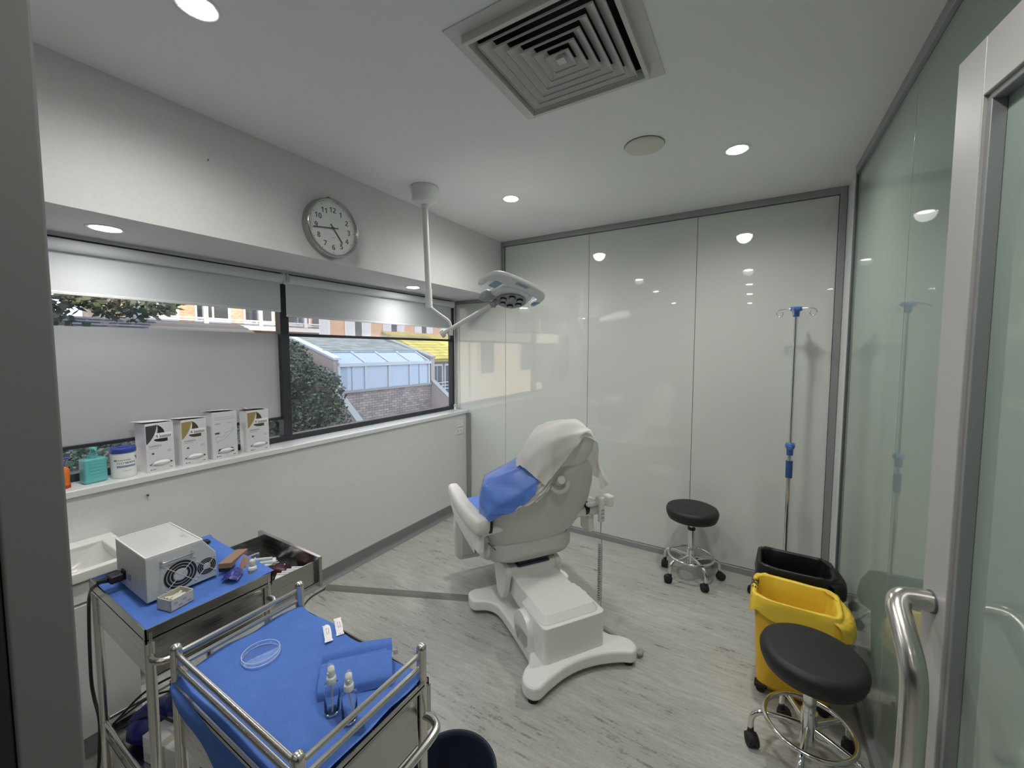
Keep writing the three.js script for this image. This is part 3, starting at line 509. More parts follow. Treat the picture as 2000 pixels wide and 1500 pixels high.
// ---------------------------------------------------------------- IV stand
{
  const t = thing('drip_stand', 'steel drip stand with blue clamp and four hooks', 'drip stand', [0.205, 0, -2.95]);
  part(t, 'outer_tube', cyl(0.0125, 0.0125, 0.84, 0, 0.1, 0), M.chrome);
  part(t, 'inner_tube', cyl(0.0095, 0.0095, 0.86, 0, 0.92, 0), M.chrome);
  part(t, 'clamp', [lathe([[0, 0.925], [0.017, 0.925], [0.018, 0.965], [0.024, 0.97], [0.026, 0.985], [0.022, 1.0], [0.012, 1.0], [0, 1.0]], 20), rbox(0.02, 0.025, 0.04, 0.006, 0, 0.975, 0.025)], M.ivBlue, 'blue height clamp');
  part(t, 'grip', cyl(0.018, 0.018, 0.105, 0, 0.785, 0), M.ivNavy, 'dark blue foam grip');
  part(t, 'hook_hub', [lathe([[0, 1.765], [0.016, 1.765], [0.018, 1.795], [0.03, 1.8], [0.03, 1.822], [0, 1.825]], 16)], M.ivBlue, 'blue hook hub');
  for (let i = 0; i < 4; i++) { const a = i / 4 * 2 * Math.PI + 0.25, p = (r, y) => [r * Math.cos(a), y, r * Math.sin(a)]; part(t, 'hook', tube([p(0.02, 1.812), p(0.06, 1.812), p(0.09, 1.806), p(0.1, 1.79), p(0.092, 1.772), p(0.076, 1.768), p(0.066, 1.782), p(0.072, 1.796)], 0.0028, 50, false, 8), M.chrome); }
  part(t, 'base_hub', cyl(0.03, 0.026, 0.05, 0, 0.085, 0), M.plasticWhite);
  for (let i = 0; i < 5; i++) { const a = i / 5 * 2 * Math.PI + 0.56, c = Math.cos(a), s = Math.sin(a), p = (r, y) => [r * c, y, r * s]; part(t, 'leg', tube([p(0.02, 0.11), p(0.1, 0.1), p(0.165, 0.06)], 0.011, 16), M.chrome); part(t, 'caster', [new THREE.CylinderGeometry(0.024, 0.024, 0.03, 20).rotateX(Math.PI / 2).rotateY(a).translate(0.17 * c, 0.024, 0.17 * s), cyl(0.009, 0.009, 0.025, 0.165 * c, 0.042, 0.165 * s)], M.rubber); }
}

// ---------------------------------------------------------------- waste bins with bags folded over the rim
function bin(pos, turn, bodyMat, bagMat, label, bagLabel, mark) {
  const W = 0.155, D = 0.115, Hh = 0.45, n = 40;
  const t = thing('pedal_bin', label, 'bin', pos, turn);
  const rg = (w, d, y, wob = 0) => ring(w, d, n, 0.32).map(([x, z], i) => [x + rr(-wob, wob), y + rr(-wob, wob), z + rr(-wob, wob)]);
  // hollow body: outside up, over the rim, inside down
  const seq = [[W * 0.86, D * 0.86, 0.035], [W * 0.88, D * 0.88, 0.05], [W * 0.99, D * 0.99, Hh - 0.02], [W, D, Hh], [W - 0.006, D - 0.006, Hh], [W * 0.85, D * 0.85, 0.05]];
  part(t, 'body', loft(seq.map(([w, d, y]) => rg(w, d, y))), bodyMat);
  for (const [x, z] of [[-1, 1], [1, 1], [-1, -1], [1, -1]]) part(t, 'caster', [new THREE.CylinderGeometry(0.018, 0.018, 0.022, 18).rotateX(Math.PI / 2).translate(x * W * 0.74, 0.018, z * D * 0.74), rbox(0.05, 0.02, 0.04, 0.006, x * W * 0.74, 0.034, z * D * 0.74)], M.rubber);
  const g = thing('bin_liner', bagLabel, 'bin bag', pos, turn);
  const bag = [];
  const drop = (i) => { const a = i / n * 2 * Math.PI; return 0.075 + 0.018 * Math.sin(a * 2 + 0.6) + 0.012 * Math.sin(a * 5); };
  const lay = (w, d, yf, wob) => ring(w, d, n, 0.36).map(([x, z], i) => [x + rr(-wob, wob), yf(i) + rr(-wob, wob) * 0.6, z + rr(-wob, wob)]);
  bag.push(lay(W + 0.02, D + 0.02, (i) => Hh - drop(i) - 0.005, 0.003), lay(W + 0.018, D + 0.018, (i) => Hh - drop(i) * 0.6, 0.004), lay(W + 0.013, D + 0.013, (i) => Hh - 0.02, 0.003), lay(W + 0.012, D + 0.012, (i) => Hh + 0.008, 0.002), lay(W + 0.002, D + 0.002, (i) => Hh + 0.012 + 0.004 * Math.sin(i), 0.002), lay(W - 0.012, D - 0.012, () => Hh + 0.004, 0.002), lay(W - 0.017, D - 0.017, () => Hh - 0.07, 0.004), lay(W - 0.02, D - 0.02, () => Hh - 0.16, 0.006), lay(W - 0.03, D - 0.03, () => Hh - 0.28, 0.006), lay(W * 0.7, D * 0.65, () => 0.12, 0.006));
  // loft caps both ends; the outside hem must stay open, so build without the first cap
  const full = loft(bag), idx = Array.from(full.index.array), capStart = (bag.length - 1) * n * 6; idx.splice(capStart, n * 3); full.setIndex(idx); full.computeVertexNormals();
  part(g, 'bag', full, bagMat);
  // loose ear of the bag pulled out at one corner
  part(g, 'bag_ear', patch([[[0.1, 0.465, -0.1], [0.15, 0.462, -0.03], [0.155, 0.455, 0.06], [0.12, 0.45, 0.115]], [[0.14, 0.45, -0.125], [0.19, 0.44, -0.04], [0.2, 0.43, 0.06], [0.15, 0.43, 0.14]], [[0.15, 0.39, -0.13], [0.205, 0.37, -0.05], [0.21, 0.36, 0.06], [0.155, 0.37, 0.145]]], 7, 7, 0.003), bagMat);
  if (mark) part(g, 'printed_symbol', mark(W), std({ map: canvasTex(256, 256, (x) => { x.clearRect(0, 0, 256, 256); x.strokeStyle = '#15130a'; x.fillStyle = '#15130a'; x.lineWidth = 15; for (let i = 0; i < 3; i++) { const a = i / 3 * 2 * Math.PI - Math.PI / 2; x.beginPath(); x.arc(128 + 46 * Math.cos(a), 104 + 46 * Math.sin(a), 40, a + 0.75, a + 2 * Math.PI - 0.75); x.stroke(); } x.beginPath(); x.arc(128, 104, 40, 0, 2 * Math.PI); x.lineWidth = 10; x.stroke(); x.beginPath(); x.arc(128, 104, 12, 0, 2 * Math.PI); x.fill(); for (let i = 0; i < 9; i++) x.fillRect(36 + i * 21, 214, 13, 24); }), transparent: true, roughness: 0.5, side: THREE.DoubleSide }), 'black biohazard print');
  return [t, g];
}
const emblem = (W) => { // curved strip hugging the folded rim on the bin's short side
  const gr = []; const prof = [[-W - 0.0225, 0.4], [-W - 0.019, 0.43], [-W - 0.0155, 0.455], [-W - 0.006, 0.4655], [-W + 0.014, 0.4565], [-W + 0.018, 0.43], [-W + 0.0195, 0.4]];
  for (const z of [0.06, 0.0, -0.06]) gr.push(prof.map(([x, y]) => [x, y, z])); return patch(gr, 8, 8);
};
bin([0.195, 0, -2.17], -0.06, M.yellowPlastic, M.yellowBag, 'yellow clinical waste bin behind the low stool', 'yellow plastic bin bag with black biohazard print folded over the yellow bin', emblem);
bin([0.215, 0, -2.5], -0.04, M.greyBin, M.blackBag, 'black bin between the yellow bin and the drip stand', 'black plastic bin bag folded over the bin beside the drip stand');
{
  const t = thing('waste_tub', 'round navy plastic waste tub beside the draped trolley', 'bin', [-0.735, 0, -0.875]);
  part(t, 'tub', lathe([[0, 0.012], [0.095, 0], [0.105, 0.01], [0.128, 0.28], [0.134, 0.285], [0.134, 0.3], [0.127, 0.3], [0.122, 0.285], [0.1, 0.02], [0, 0.02]], 48), M.navy);
}

// ---------------------------------------------------------------- steel trolleys (drawer faces -z, handle at the +x end)
function trolley(name, x0, x1, z0, z1, top, label, rails, open) {
  const cx = (x0 + x1) / 2, cz = (z0 + z1) / 2, t = thing(name, label, 'trolley', [cx, 0, cz]);
  const w = (x1 - x0) / 2, d = (z1 - z0) / 2, S = M.steel, Tb = M.steelTube, boxB = top - 0.155, shelfY = 0.2;
  const tray = top - (rails ? 0 : 0.03);
  part(t, 'tray', [ext(-w, w, tray - 0.004, tray, -d, d), ext(-w, w, tray - 0.012, top + (rails ? 0.008 : 0), d - 0.004, d), ext(-w, w, tray - 0.012, top + (rails ? 0.008 : 0), -d, -d + 0.004), ext(-w, -w + 0.004, tray - 0.012, top + (rails ? 0.008 : 0), -d, d), ext(w - 0.004, w, tray - 0.012, top + (rails ? 0.008 : 0), -d, d)], S);
  part(t, 'drawer_housing', [ext(-w + 0.012, w - 0.012, boxB, tray - 0.008, d - 0.012, d - 0.009), ext(-w + 0.012, -w + 0.015, boxB, tray - 0.008, -d + 0.03, d - 0.01), ext(w - 0.015, w - 0.012, boxB, tray - 0.008, -d + 0.03, d - 0.01), ext(-w + 0.012, w - 0.012, boxB, boxB + 0.003, -d + 0.03, d - 0.01)], S);
  const legTop = rails ? top + 0.1 : top - 0.012, lw = w - 0.012, ld = d - 0.012;
  for (const [sx, sz] of [[-1, -1], [1, -1], [1, 1], [-1, 1]]) {
    const railed = rails && !(false), x = sx * lw, z = sz * ld;
    part(t, 'post', [cyl(0.0125, 0.0125, (railed ? legTop - 0.012 : legTop) - 0.07, x, 0.07, z, 20), ...(railed ? [ball(0.0125, x, legTop - 0.012, z)] : [])], Tb);
    part(t, 'caster', [new THREE.CylinderGeometry(0.03, 0.03, 0.022, 24).rotateX(Math.PI / 2).translate(x + 0.012, 0.03, z), rbox(0.04, 0.03, 0.032, 0.008, x + 0.006, 0.058, z)], M.rubber);
  }
  if (rails) for (const k of [0.075, 0.042]) {
    const y = top + k; part(t, 'guard_rail', rod([-lw, y, ld], [lw, y, ld], 0.0062), Tb); part(t, 'guard_rail', rod([lw, y, ld], [lw, y, -ld], 0.0062), Tb); part(t, 'guard_rail', rod([-lw, y, ld], [-lw, y, -ld], 0.0062), Tb);
  }
  part(t, 'push_handle', tube([[lw, top - 0.085, ld], [lw + 0.04, top - 0.085, ld], [lw + 0.062, top - 0.085, ld - 0.03], [lw + 0.065, top - 0.085, 0], [lw + 0.062, top - 0.085, -ld + 0.03], [lw + 0.04, top - 0.085, -ld], [lw, top - 0.085, -ld]], 0.0098, 80, false, 14), Tb);
  part(t, 'lower_shelf', [ext(-w + 0.01, w - 0.01, shelfY, shelfY + 0.004, -d + 0.01, d - 0.01), ext(-w + 0.01, w - 0.01, shelfY, shelfY + 0.03, d - 0.013, d - 0.01), ext(-w + 0.01, w - 0.01, shelfY, shelfY + 0.03, -d + 0.01, -d + 0.013), ext(-w + 0.01, -w + 0.013, shelfY, shelfY + 0.03, -d + 0.01, d - 0.01), ext(w - 0.013, w - 0.01, shelfY, shelfY + 0.03, -d + 0.01, d - 0.01)], S);
  part(t, 'shelf_rail', [rod([-lw, shelfY + 0.06, ld], [lw, shelfY + 0.06, ld], 0.006), rod([-lw, shelfY + 0.06, -ld], [lw, shelfY + 0.06, -ld], 0.006), rod([-lw, shelfY + 0.06, -ld], [-lw, shelfY + 0.06, ld], 0.006)], Tb);
  // drawer
  const dz = -open, dw = w - 0.04, y0 = boxB + 0.008, y1 = top - 0.055;
  const dr = part(t, 'drawer', [ext(-dw, dw, y0, y0 + 0.003, -d + dz, d - 0.05 + dz), ext(-dw, -dw + 0.003, y0, y1, -d + dz, d - 0.05 + dz), ext(dw - 0.003, dw, y0, y1, -d + dz, d - 0.05 + dz), ext(-dw, dw, y0, y1, d - 0.053 + dz, d - 0.05 + dz)], S);
  part(dr, 'drawer_front', rext(-w + 0.02, w - 0.02, boxB - 0.005, y1 + 0.018, -d - 0.014 + dz, -d + dz, 0.002), S);
  return { t, w, d, cx, cz, tray };
}
const T1 = trolley('instrument_trolley', -1.925, -1.43, -0.735, -0.39, 0.78, 'steel trolley with open drawer carrying the grey fan box', false, 0.19);
const T2 = trolley('guard_rail_trolley', -1.215, -0.672, -0.712, -0.372, 0.735, 'steel trolley with guard rails and a blue drape', true, 0.015);

// blue drape on the railed trolley: lies on the tray and hangs over the near side
{
  const g = [], N = 22, x0 = -1.197, x1 = -0.684;
  for (let j = 0; j <= 13; j++) {
    const row = [];
    for (let i = 0; i <= N; i++) {
      const s = i / N, x = x0 + (x1 - x0) * s; let y, z;
      if (j <= 9) { const q = j / 9; z = -0.702 + (0.702 - 0.392) * q; y = 0.744 + 0.0035 * Math.sin(s * 9 + q * 4) + 0.0022 * Math.abs(Math.sin(s * 5 - q * 7)) + (s < 0.12 ? (0.12 - s) * 0.12 : 0) + 0.002 * Math.sin(q * 11 + s * 3) + 0.0012; }
      else { const q = (j - 9) / 4, hang = 0.012 + 0.25 * s + 0.006 * Math.sin(s * 16); z = -0.392 + [0.012, 0.0245, 0.027, 0.028][j - 10] + 0.003 * Math.sin(s * 13) * q; y = 0.745 - hang * (q - 0.2) - (j === 10 ? -0.002 : 0); }
      row.push([x + 0.003 * Math.sin(j * 1.7), y, z + (j === 0 ? 0.004 * Math.sin(s * 17) : 0)]);
    }
    g.push(row);
  }
  const d = single('trolley_drape', patch(g, 3, 4, 0.0003), M.blueCloth, 'blue paper drape spread on the railed steel trolley', 'drape');
}
// things on the drape
const TY = 0.7475;
{
  const p = thing('petri_dish', 'clear empty round dish on the blue drape', 'dish', [-1.1, TY, -0.53]);
  part(p, 'dish', lathe([[0, 0.001], [0.043, 0.001], [0.044, 0.003], [0.0445, 0.013], [0.0432, 0.013], [0.0425, 0.0035], [0, 0.0028]], 48), M.petri);
  for (const [r, y] of [[0.0438, 0.013], [0.0438, 0.002]]) part(p, 'rim', new THREE.TorusGeometry(r, 0.0009, 8, 64).rotateX(Math.PI / 2).translate(0, y, 0), M.dishRim ??= phy({ color: lin(0.85, 0.88, 0.92), transmission: 0.45, thickness: 0, roughness: 0.15 }));
  const packMat = std({ color: lin(0.8, 0.78, 0.78), roughness: 0.35 }), ink = std({ color: lin(0.5, 0.33, 0.36), roughness: 0.6 });
  for (const [x, z, a] of [[-1.026, -0.674, -0.5], [-1.022, -0.708, -0.52]]) {
    const k = thing('sachet', 'small white printed sachet on the blue drape', 'sachet', [x, TY + 0.001, z], a, 'sachets on the drape');
    const sh = patch([[[-0.034, 0.001, -0.009], [0, 0.004, -0.01], [0.034, 0.001, -0.009]], [[-0.036, 0.003, 0], [0, 0.0075, 0], [0.036, 0.003, 0]], [[-0.034, 0.001, 0.009], [0, 0.004, 0.01], [0.034, 0.001, 0.009]]], 6, 6); part(k, 'wrapper', sh, packMat);
    part(k, 'seal', [rbox(0.008, 0.0012, 0.021, 0.0005, -0.037, 0.0012, 0), rbox(0.008, 0.0012, 0.021, 0.0005, 0.037, 0.0012, 0)], packMat);
    part(k, 'print', [0, 1].map((i) => rbox(0.028, 0.0006, 0.002, 0.0002, 0, 0.0068, -0.003 + i * 0.005)), ink, 'faint red print');
  }
  const wrp = thing('folded_wrap', 'folded blue sterile wrap pack on the drape', 'wrap', [-0.846, TY, -0.637], 0.85);
  const fold = (y, x, z, w, dd, b) => patch([[[-w, y, -dd], [0, y + b, -dd], [w, y, -dd]], [[-w, y + b, 0], [0, y + 2 * b, 0], [w, y + b, 0]], [[-w, y, dd], [0, y + b, dd], [w, y, dd]]].map((r) => r.map(([a, c, e]) => [a + x, c, e + z])), 8, 8, 0.0002);
  part(wrp, 'lower_fold', rbox(0.15, 0.016, 0.1, 0.006, 0.0, 0.009, 0.018), M.blueCloth);
  part(wrp, 'upper_fold', patch([[[-0.085, 0.024, -0.055], [0, 0.026, -0.057], [0.085, 0.022, -0.055]], [[-0.085, 0.024, -0.035], [0, 0.026, -0.035], [0.085, 0.022, -0.035]], [[-0.086, 0.01, -0.016], [0, 0.012, -0.015], [0.086, 0.01, -0.016]], [[-0.085, 0.026, -0.004], [0, 0.028, -0.004], [0.085, 0.025, -0.004]], [[-0.084, 0.03, 0.02], [0, 0.032, 0.02], [0.084, 0.028, 0.02]], [[-0.084, 0.02, 0.075], [0, 0.022, 0.076], [0.084, 0.019, 0.075]], [[-0.083, 0.003, 0.085], [0, 0.003, 0.086], [0.083, 0.003, 0.085]]], 6, 5, 0.0003), M.blueCloth);
  part(wrp, 'paper_tab', rbox(0.012, 0.014, 0.001, 0.0004, 0.094, 0.012, -0.01), M.paper, 'white paper tab');
  const bottleMat = phy({ color: 0xffffff, transmission: 1, thickness: 0.002, roughness: 0.03, ior: 1.4 });
  const spray = thing('spray_bottle', 'clear spray bottle with white pump touching the folded blue wrap', 'spray bottle', [-0.787, TY, -0.523]);
  part(spray, 'bottle', lathe([[0, 0.001], [0.0145, 0.001], [0.0165, 0.004], [0.0165, 0.058], [0.015, 0.066], [0.0095, 0.071], [0.009, 0.076], [0.008, 0.076], [0.0085, 0.07], [0.0138, 0.065], [0.0152, 0.057], [0.0152, 0.005], [0, 0.003]], 36), bottleMat);
  part(spray, 'pump_collar', lathe([[0.0088, 0.071], [0.0105, 0.072], [0.0105, 0.083], [0.0085, 0.086], [0, 0.086]], 24), M.plasticWhite);
  part(spray, 'spray_head', [lathe([[0.0075, 0.085], [0.0078, 0.098], [0.0068, 0.106], [0, 0.107]], 24), rod([0, 0.097, 0.006], [0.0, 0.097, 0.0105], 0.0025)], M.plasticWhite);
  part(spray, 'over_cap', lathe([[0.0092, 0.086], [0.009, 0.106], [0.0075, 0.111], [0, 0.1115]], 24), M.petri);
  part(spray, 'dip_tube', tube([[0, 0.085, 0], [0.002, 0.05, 0.001], [0.008, 0.025, 0.003], [0.006, 0.006, 0.004]], 0.0017, 24, false, 8), M.plasticWhite);
  copy(spray, [-0.737, TY, -0.531], 0.9, 'clear spray bottle with white pump standing behind the guard rails');
}
// drape on the other trolley's tray
{
  const g = []; for (let j = 0; j <= 8; j++) { const row = []; for (let i = 0; i <= 12; i++) { const s = i / 12, q = j / 8; const back = j === 0; row.push([-1.918 + 0.481 * s, 0.7535 + 0.0018 * Math.sin(s * 11 + q * 6) + (s < 0.1 ? 0.012 * (1 - s / 0.1) : 0) + (back ? 0.03 : q < 0.14 ? 0.026 : 0) , -0.742 + (0.742 - 0.397) * q - (back ? 0.004 : 0)]); } g.push(row); }
  single('trolley_liner', patch(g, 4, 4, 0.0003), M.blueCloth, 'blue paper liner in the tray under the grey fan box', 'drape');
}
// grey instrument box with fans (fan face looks to +x)
{
  const t = thing('fan_box', 'grey metal instrument box with two fan grilles and white top', 'device', [-1.745, 0.759, -0.53]);
  const w = 0.133, zf = 0.08, zb = -0.112, h = 0.145;
  // side profile in (z, y), extruded along x
  const prof = [[zf, 0.004], [zf, h], [-0.075, h], [zb, h - 0.055], [zb, 0.004]];
  part(t, 'case', extrude(prof.map(([z, y]) => [-z, y]), 2 * w, 0.003, 2).rotateY(Math.PI / 2).translate(-w, 0, 0), M.device);
  part(t, 'top_plate', rext(-w + 0.004, w - 0.004, h - 0.001, h + 0.003, -0.071, zf - 0.004, 0.001), M.deviceTop, 'glossy lid');
  part(t, 'lid_frame', [rext(-w + 0.0041, w - 0.0041, h - 0.001, h + 0.006, zf - 0.004, zf, 0.001), rext(-w + 0.0041, w - 0.0041, h - 0.001, h + 0.006, -0.075, -0.071, 0.001), rext(-w, -w + 0.004, h - 0.001, h + 0.006, -0.075, zf, 0.001), rext(w - 0.004, w, h - 0.001, h + 0.006, -0.075, zf, 0.001)], M.plasticWhite);
  part(t, 'lid_mark', [rbox(0.014, 0.0006, 0.012, 0.0002, 0.035, h + 0.0033, -0.052), rbox(0.012, 0.0006, 0.002, 0.0002, 0.055, h + 0.0033, -0.052), rbox(0.012, 0.0006, 0.002, 0.0002, 0.055, h + 0.0033, -0.057)], M.lampGrey);
  for (const [cz, cy, r] of [[-0.008, 0.058, 0.046], [-0.082, 0.052, 0.028]]) {
    const f = part(t, 'fan_grille', new THREE.CylinderGeometry(r * 0.38, r * 0.38, 0.003, 28).rotateZ(Math.PI / 2).translate(w + 0.0008, cy, cz), M.device);
    for (let k = 0; k < 3; k++) part(f, 'slot', new THREE.RingGeometry(r * (0.44 + k * 0.2), r * (0.58 + k * 0.2), 48).rotateY(Math.PI / 2).translate(w + 0.0012, cy, cz), M.black, 'black ring slot');
    for (const a of [Math.PI / 4, 3 * Math.PI / 4]) part(f, 'spoke', rbox(0.002, r * 2, 0.0022, 0.0005, 0, 0, 0).rotateX(a).translate(w + 0.0018, cy, cz), M.device);
    for (const [a, b] of [[1, 1], [-1, 1], [1, -1], [-1, -1]]) part(f, 'screw', ball(0.003, w, cy + a * r * 0.88, cz + b * r * 0.88, 10), M.lampGrey);
  }
  part(t, 'carry_handle', tube([[w, 0.122, 0.042], [w + 0.016, 0.122, 0.042], [w + 0.018, 0.122, 0.036], [w + 0.018, 0.122, -0.034], [w + 0.016, 0.122, -0.04], [w, 0.122, -0.04]], 0.0035, 50, false, 10, 0.2), M.steelTube);
  part(t, 'power_inlet', rext(-0.08, -0.045, 0.03, 0.06, zf - 0.002, zf + 0.004, 0.002), M.black);
  part(t, 'rocker_switch', rext(-0.02, 0.0, 0.04, 0.06, zf - 0.002, zf + 0.003, 0.001), M.lampGrey);
  const c = thing('power_cord', 'thick black power cord hanging from the grey fan box', 'cord', [-1.81, 0.8, -0.44]);
  part(c, 'plug', [rext(-0.022, 0.022, -0.012, 0.014, -0.006, 0.03, 0.006), rod([0, 0, 0.028], [-0.02, -0.004, 0.05], 0.009, 0.006)], M.black);
  part(c, 'cable', tube([[-0.012, -0.002, 0.042], [-0.04, -0.02, 0.05], [-0.085, -0.045, 0.05], [-0.15, -0.1, 0.045], [-0.195, -0.185, 0.04], [-0.212, -0.3, 0.04], [-0.222, -0.44, 0.04], [-0.2, -0.5, 0.04], [-0.155, -0.56, 0.04], [-0.18, -0.68, 0.04], [-0.195, -0.77, 0.045], [-0.21, -0.794, 0.07], [-0.2, -0.7945, 0.12]], 0.0052, 140, false, 10), M.cable);
}
{ // small things beside the box
  const cot = thing('swab_box', 'small open cream carton of swabs in front of the fan grille', 'carton', [-1.545, 0.757, -0.5], 0.25);
  part(cot, 'carton', [ext(-0.03, 0.03, 0, 0.002, -0.034, 0.034), ext(-0.03, -0.028, 0, 0.036, -0.034, 0.034), ext(0.028, 0.03, 0, 0.036, -0.034, 0.034), ext(-0.03, 0.03, 0, 0.036, -0.034, -0.032), ext(-0.03, 0.03, 0, 0.036, 0.032, 0.034)], M.cream);
  for (let i = 0; i < 7; i++) part(cot, 'swab', rod([rr(-0.02, 0.02), 0.02 + rr(0, 0.006), rr(-0.026, -0.01)], [rr(-0.02, 0.02), 0.025 + rr(0, 0.006), rr(0.01, 0.026)], 0.005, 0.004, 8), M.cream);
  for (let i = 0; i < 4; i++) part(cot, 'print', rbox(0.0006, 0.006, 0.01, 0.0002, 0.0302, 0.01 + (i % 2) * 0.012, -0.02 + i * 0.013), M.lampGrey);
  const bt = thing('dropper_bottle', 'small white labelled bottle with pale cap beside blue glove', 'bottle', [-1.5, 0.757, -0.706]);
  part(bt, 'bottle', lathe([[0, 0], [0.0125, 0], [0.0135, 0.002], [0.0135, 0.036], [0.009, 0.042], [0, 0.042]], 28), M.plasticWhite);
  part(bt, 'label', lathe([[0.0137, 0.006], [0.0137, 0.03]], 28), std({ color: lin(0.3, 0.33, 0.36), roughness: 0.6 }), 'grey label');
  part(bt, 'base_band', lathe([[0.0138, 0.0], [0.0138, 0.006]], 28), M.capBlue); part(bt, 'cap', lathe([[0.0095, 0.042], [0.0098, 0.058], [0.006, 0.064], [0, 0.064]], 24), M.cream);
  const gl = thing('rubber_glove', 'crumpled dark blue rubber glove on the trolley', 'glove', [-1.553, 0.76, -0.672], 0.5);
  part(gl, 'palm', patch([[[-0.03, 0.002, -0.03], [0, 0.016, -0.032], [0.03, 0.004, -0.028]], [[-0.032, 0.012, 0], [0, 0.026, 0.002], [0.034, 0.012, 0]], [[-0.028, 0.002, 0.03], [0.002, 0.014, 0.034], [0.03, 0.002, 0.03]]], 7, 7, 0.002), M.gloveBlue);
  for (let i = 0; i < 5; i++) part(gl, 'finger', tube([[-0.02 + i * 0.01, 0.01, -0.022], [-0.03 + i * 0.014, 0.014, -0.045], [-0.035 + i * 0.018 + rr(-0.005, 0.005), 0.006, -0.062]], 0.006, 16, false, 8), M.gloveBlue);
  const cb = thing('cardboard_sleeve', 'flat brown cardboard sleeve leaning on the grey box', 'carton', [-1.645, 0.763, -0.71], 0.73);
  part(cb, 'board', rbox(0.042, 0.02, 0.135, 0.002, 0, 0.014, 0).rotateX(-0.1).translate(0, 0.006, 0), M.cardboard);
  part(cb, 'open_end', rbox(0.036, 0.013, 0.002, 0.001, 0, 0.013, 0.067), M.black);
  const pc = thing('brown_pouch', 'soft brown pouch lying behind the small white bottle', 'pouch', [-1.585, 0.759, -0.722], -0.45);
  part(pc, 'pouch', loft([[-0.05, 0.008, 0.005], [-0.04, 0.018, 0.012], [0, 0.02, 0.014], [0.04, 0.017, 0.011], [0.052, 0.008, 0.004]].map(([x, z, y]) => ring(z, y, 18, 0.8).map(([a, b]) => [x, b + 0.014, a]))), std({ color: lin(0.2, 0.11, 0.09), roughness: 0.75 }));
  part(pc, 'fold_seam', tube([[-0.045, 0.026, 0], [0, 0.03, 0.001], [0.045, 0.025, 0]], 0.0015, 16, false, 6), M.cardboard);
  const bk = thing('black_clip', 'small black plastic block behind the fan box lid', 'plastic block', [-1.885, 0.757, -0.71]);
  part(bk, 'block', [rbox(0.05, 0.03, 0.035, 0.005, 0, 0.017, 0), rbox(0.03, 0.012, 0.02, 0.003, 0.02, 0.036, 0)], M.black);
}
{ // in the open drawer (floor of the drawer about y 0.637)
  const y = 0.637;
  const sy = thing('syringe', 'clear packed syringe lying in the open steel drawer', 'syringe', [-1.7, y + 0.042, -0.85], 0.9, 'syringes in the drawer');
  part(sy, 'barrel', rod([-0.035, 0.008, 0], [0.03, 0.008, 0], 0.0065), phy({ color: lin(0.8, 0.84, 0.86), roughness: 0.25, transmission: 0.4, thickness: 0 }));
  part(sy, 'plunger', rod([-0.055, 0.008, 0], [-0.03, 0.008, 0], 0.004), M.plasticWhite); part(sy, 'flange', rod([-0.036, 0.008, 0], [-0.0345, 0.008, 0], 0.011), M.plasticWhite); part(sy, 'tip', rod([0.03, 0.008, 0], [0.044, 0.008, 0], 0.0022), M.plasticWhite);
  for (let i = 0; i < 7; i++) copy(sy, [-1.775 + i * 0.017, y + 0.012 + (i % 3) * 0.013, -0.875 + (i % 2) * 0.03 + i * 0.004], 0.9 + rr(-0.3, 0.3));
  const rd = thing('red_pouch', 'dark red pouch in the open drawer', 'pouch', [-1.635, y + 0.006, -0.875], 0.4);
  part(rd, 'pouch', loft([[-0.04, 0.012, 0.008], [-0.02, 0.03, 0.022], [0.02, 0.03, 0.022], [0.042, 0.012, 0.008]].map(([x, z, h]) => ring(z, h, 18, 0.8).map(([a, b]) => [x, b + 0.02, a]))), std({ color: lin(0.05, 0.008, 0.012), roughness: 0.4 }));
  part(rd, 'clasp', ball(0.005, 0.02, 0.043, 0), M.chrome);
  for (let i = 0; i < 4; i++) { const p = thing('paper_packet', 'flat white paper packet standing in the drawer corner', 'packet', [-1.525 + i * 0.006, y + 0.034 + i * 0.003, -0.815 - i * 0.016], 0.6, 'paper packets in the drawer'); part(p, 'packet', rbox(0.055, 0.075, 0.003, 0.001, 0, 0, 0).rotateX(-0.9), M.paper); part(p, 'seal', rbox(0.055, 0.006, 0.0036, 0.001, 0, 0.032, 0).rotateX(-0.9), M.lampGrey); }
  const wt = thing('white_tube', 'small white tube with cap in the open drawer', 'tube', [-1.675, y + 0.05, -0.872], -0.5);
  part(wt, 'tube', rod([-0.02, 0, 0], [0.02, 0.004, 0], 0.008, 0.008, 16), M.plasticWhite); part(wt, 'cap', rod([0.02, 0.004, 0], [0.03, 0.005, 0], 0.0065, 0.0065, 16), M.lampGrey);
  const dc = thing('drawer_pack', 'navy soft pack in the far corner of the open drawer', 'pack', [-1.82, y + 0.004, -0.82]);
  part(dc, 'pack', rbox(0.1, 0.05, 0.11, 0.016, 0, 0.026, 0), M.navy); part(dc, 'strap', rbox(0.012, 0.052, 0.112, 0.003, 0.02, 0.026, 0), M.lampGrey);
}
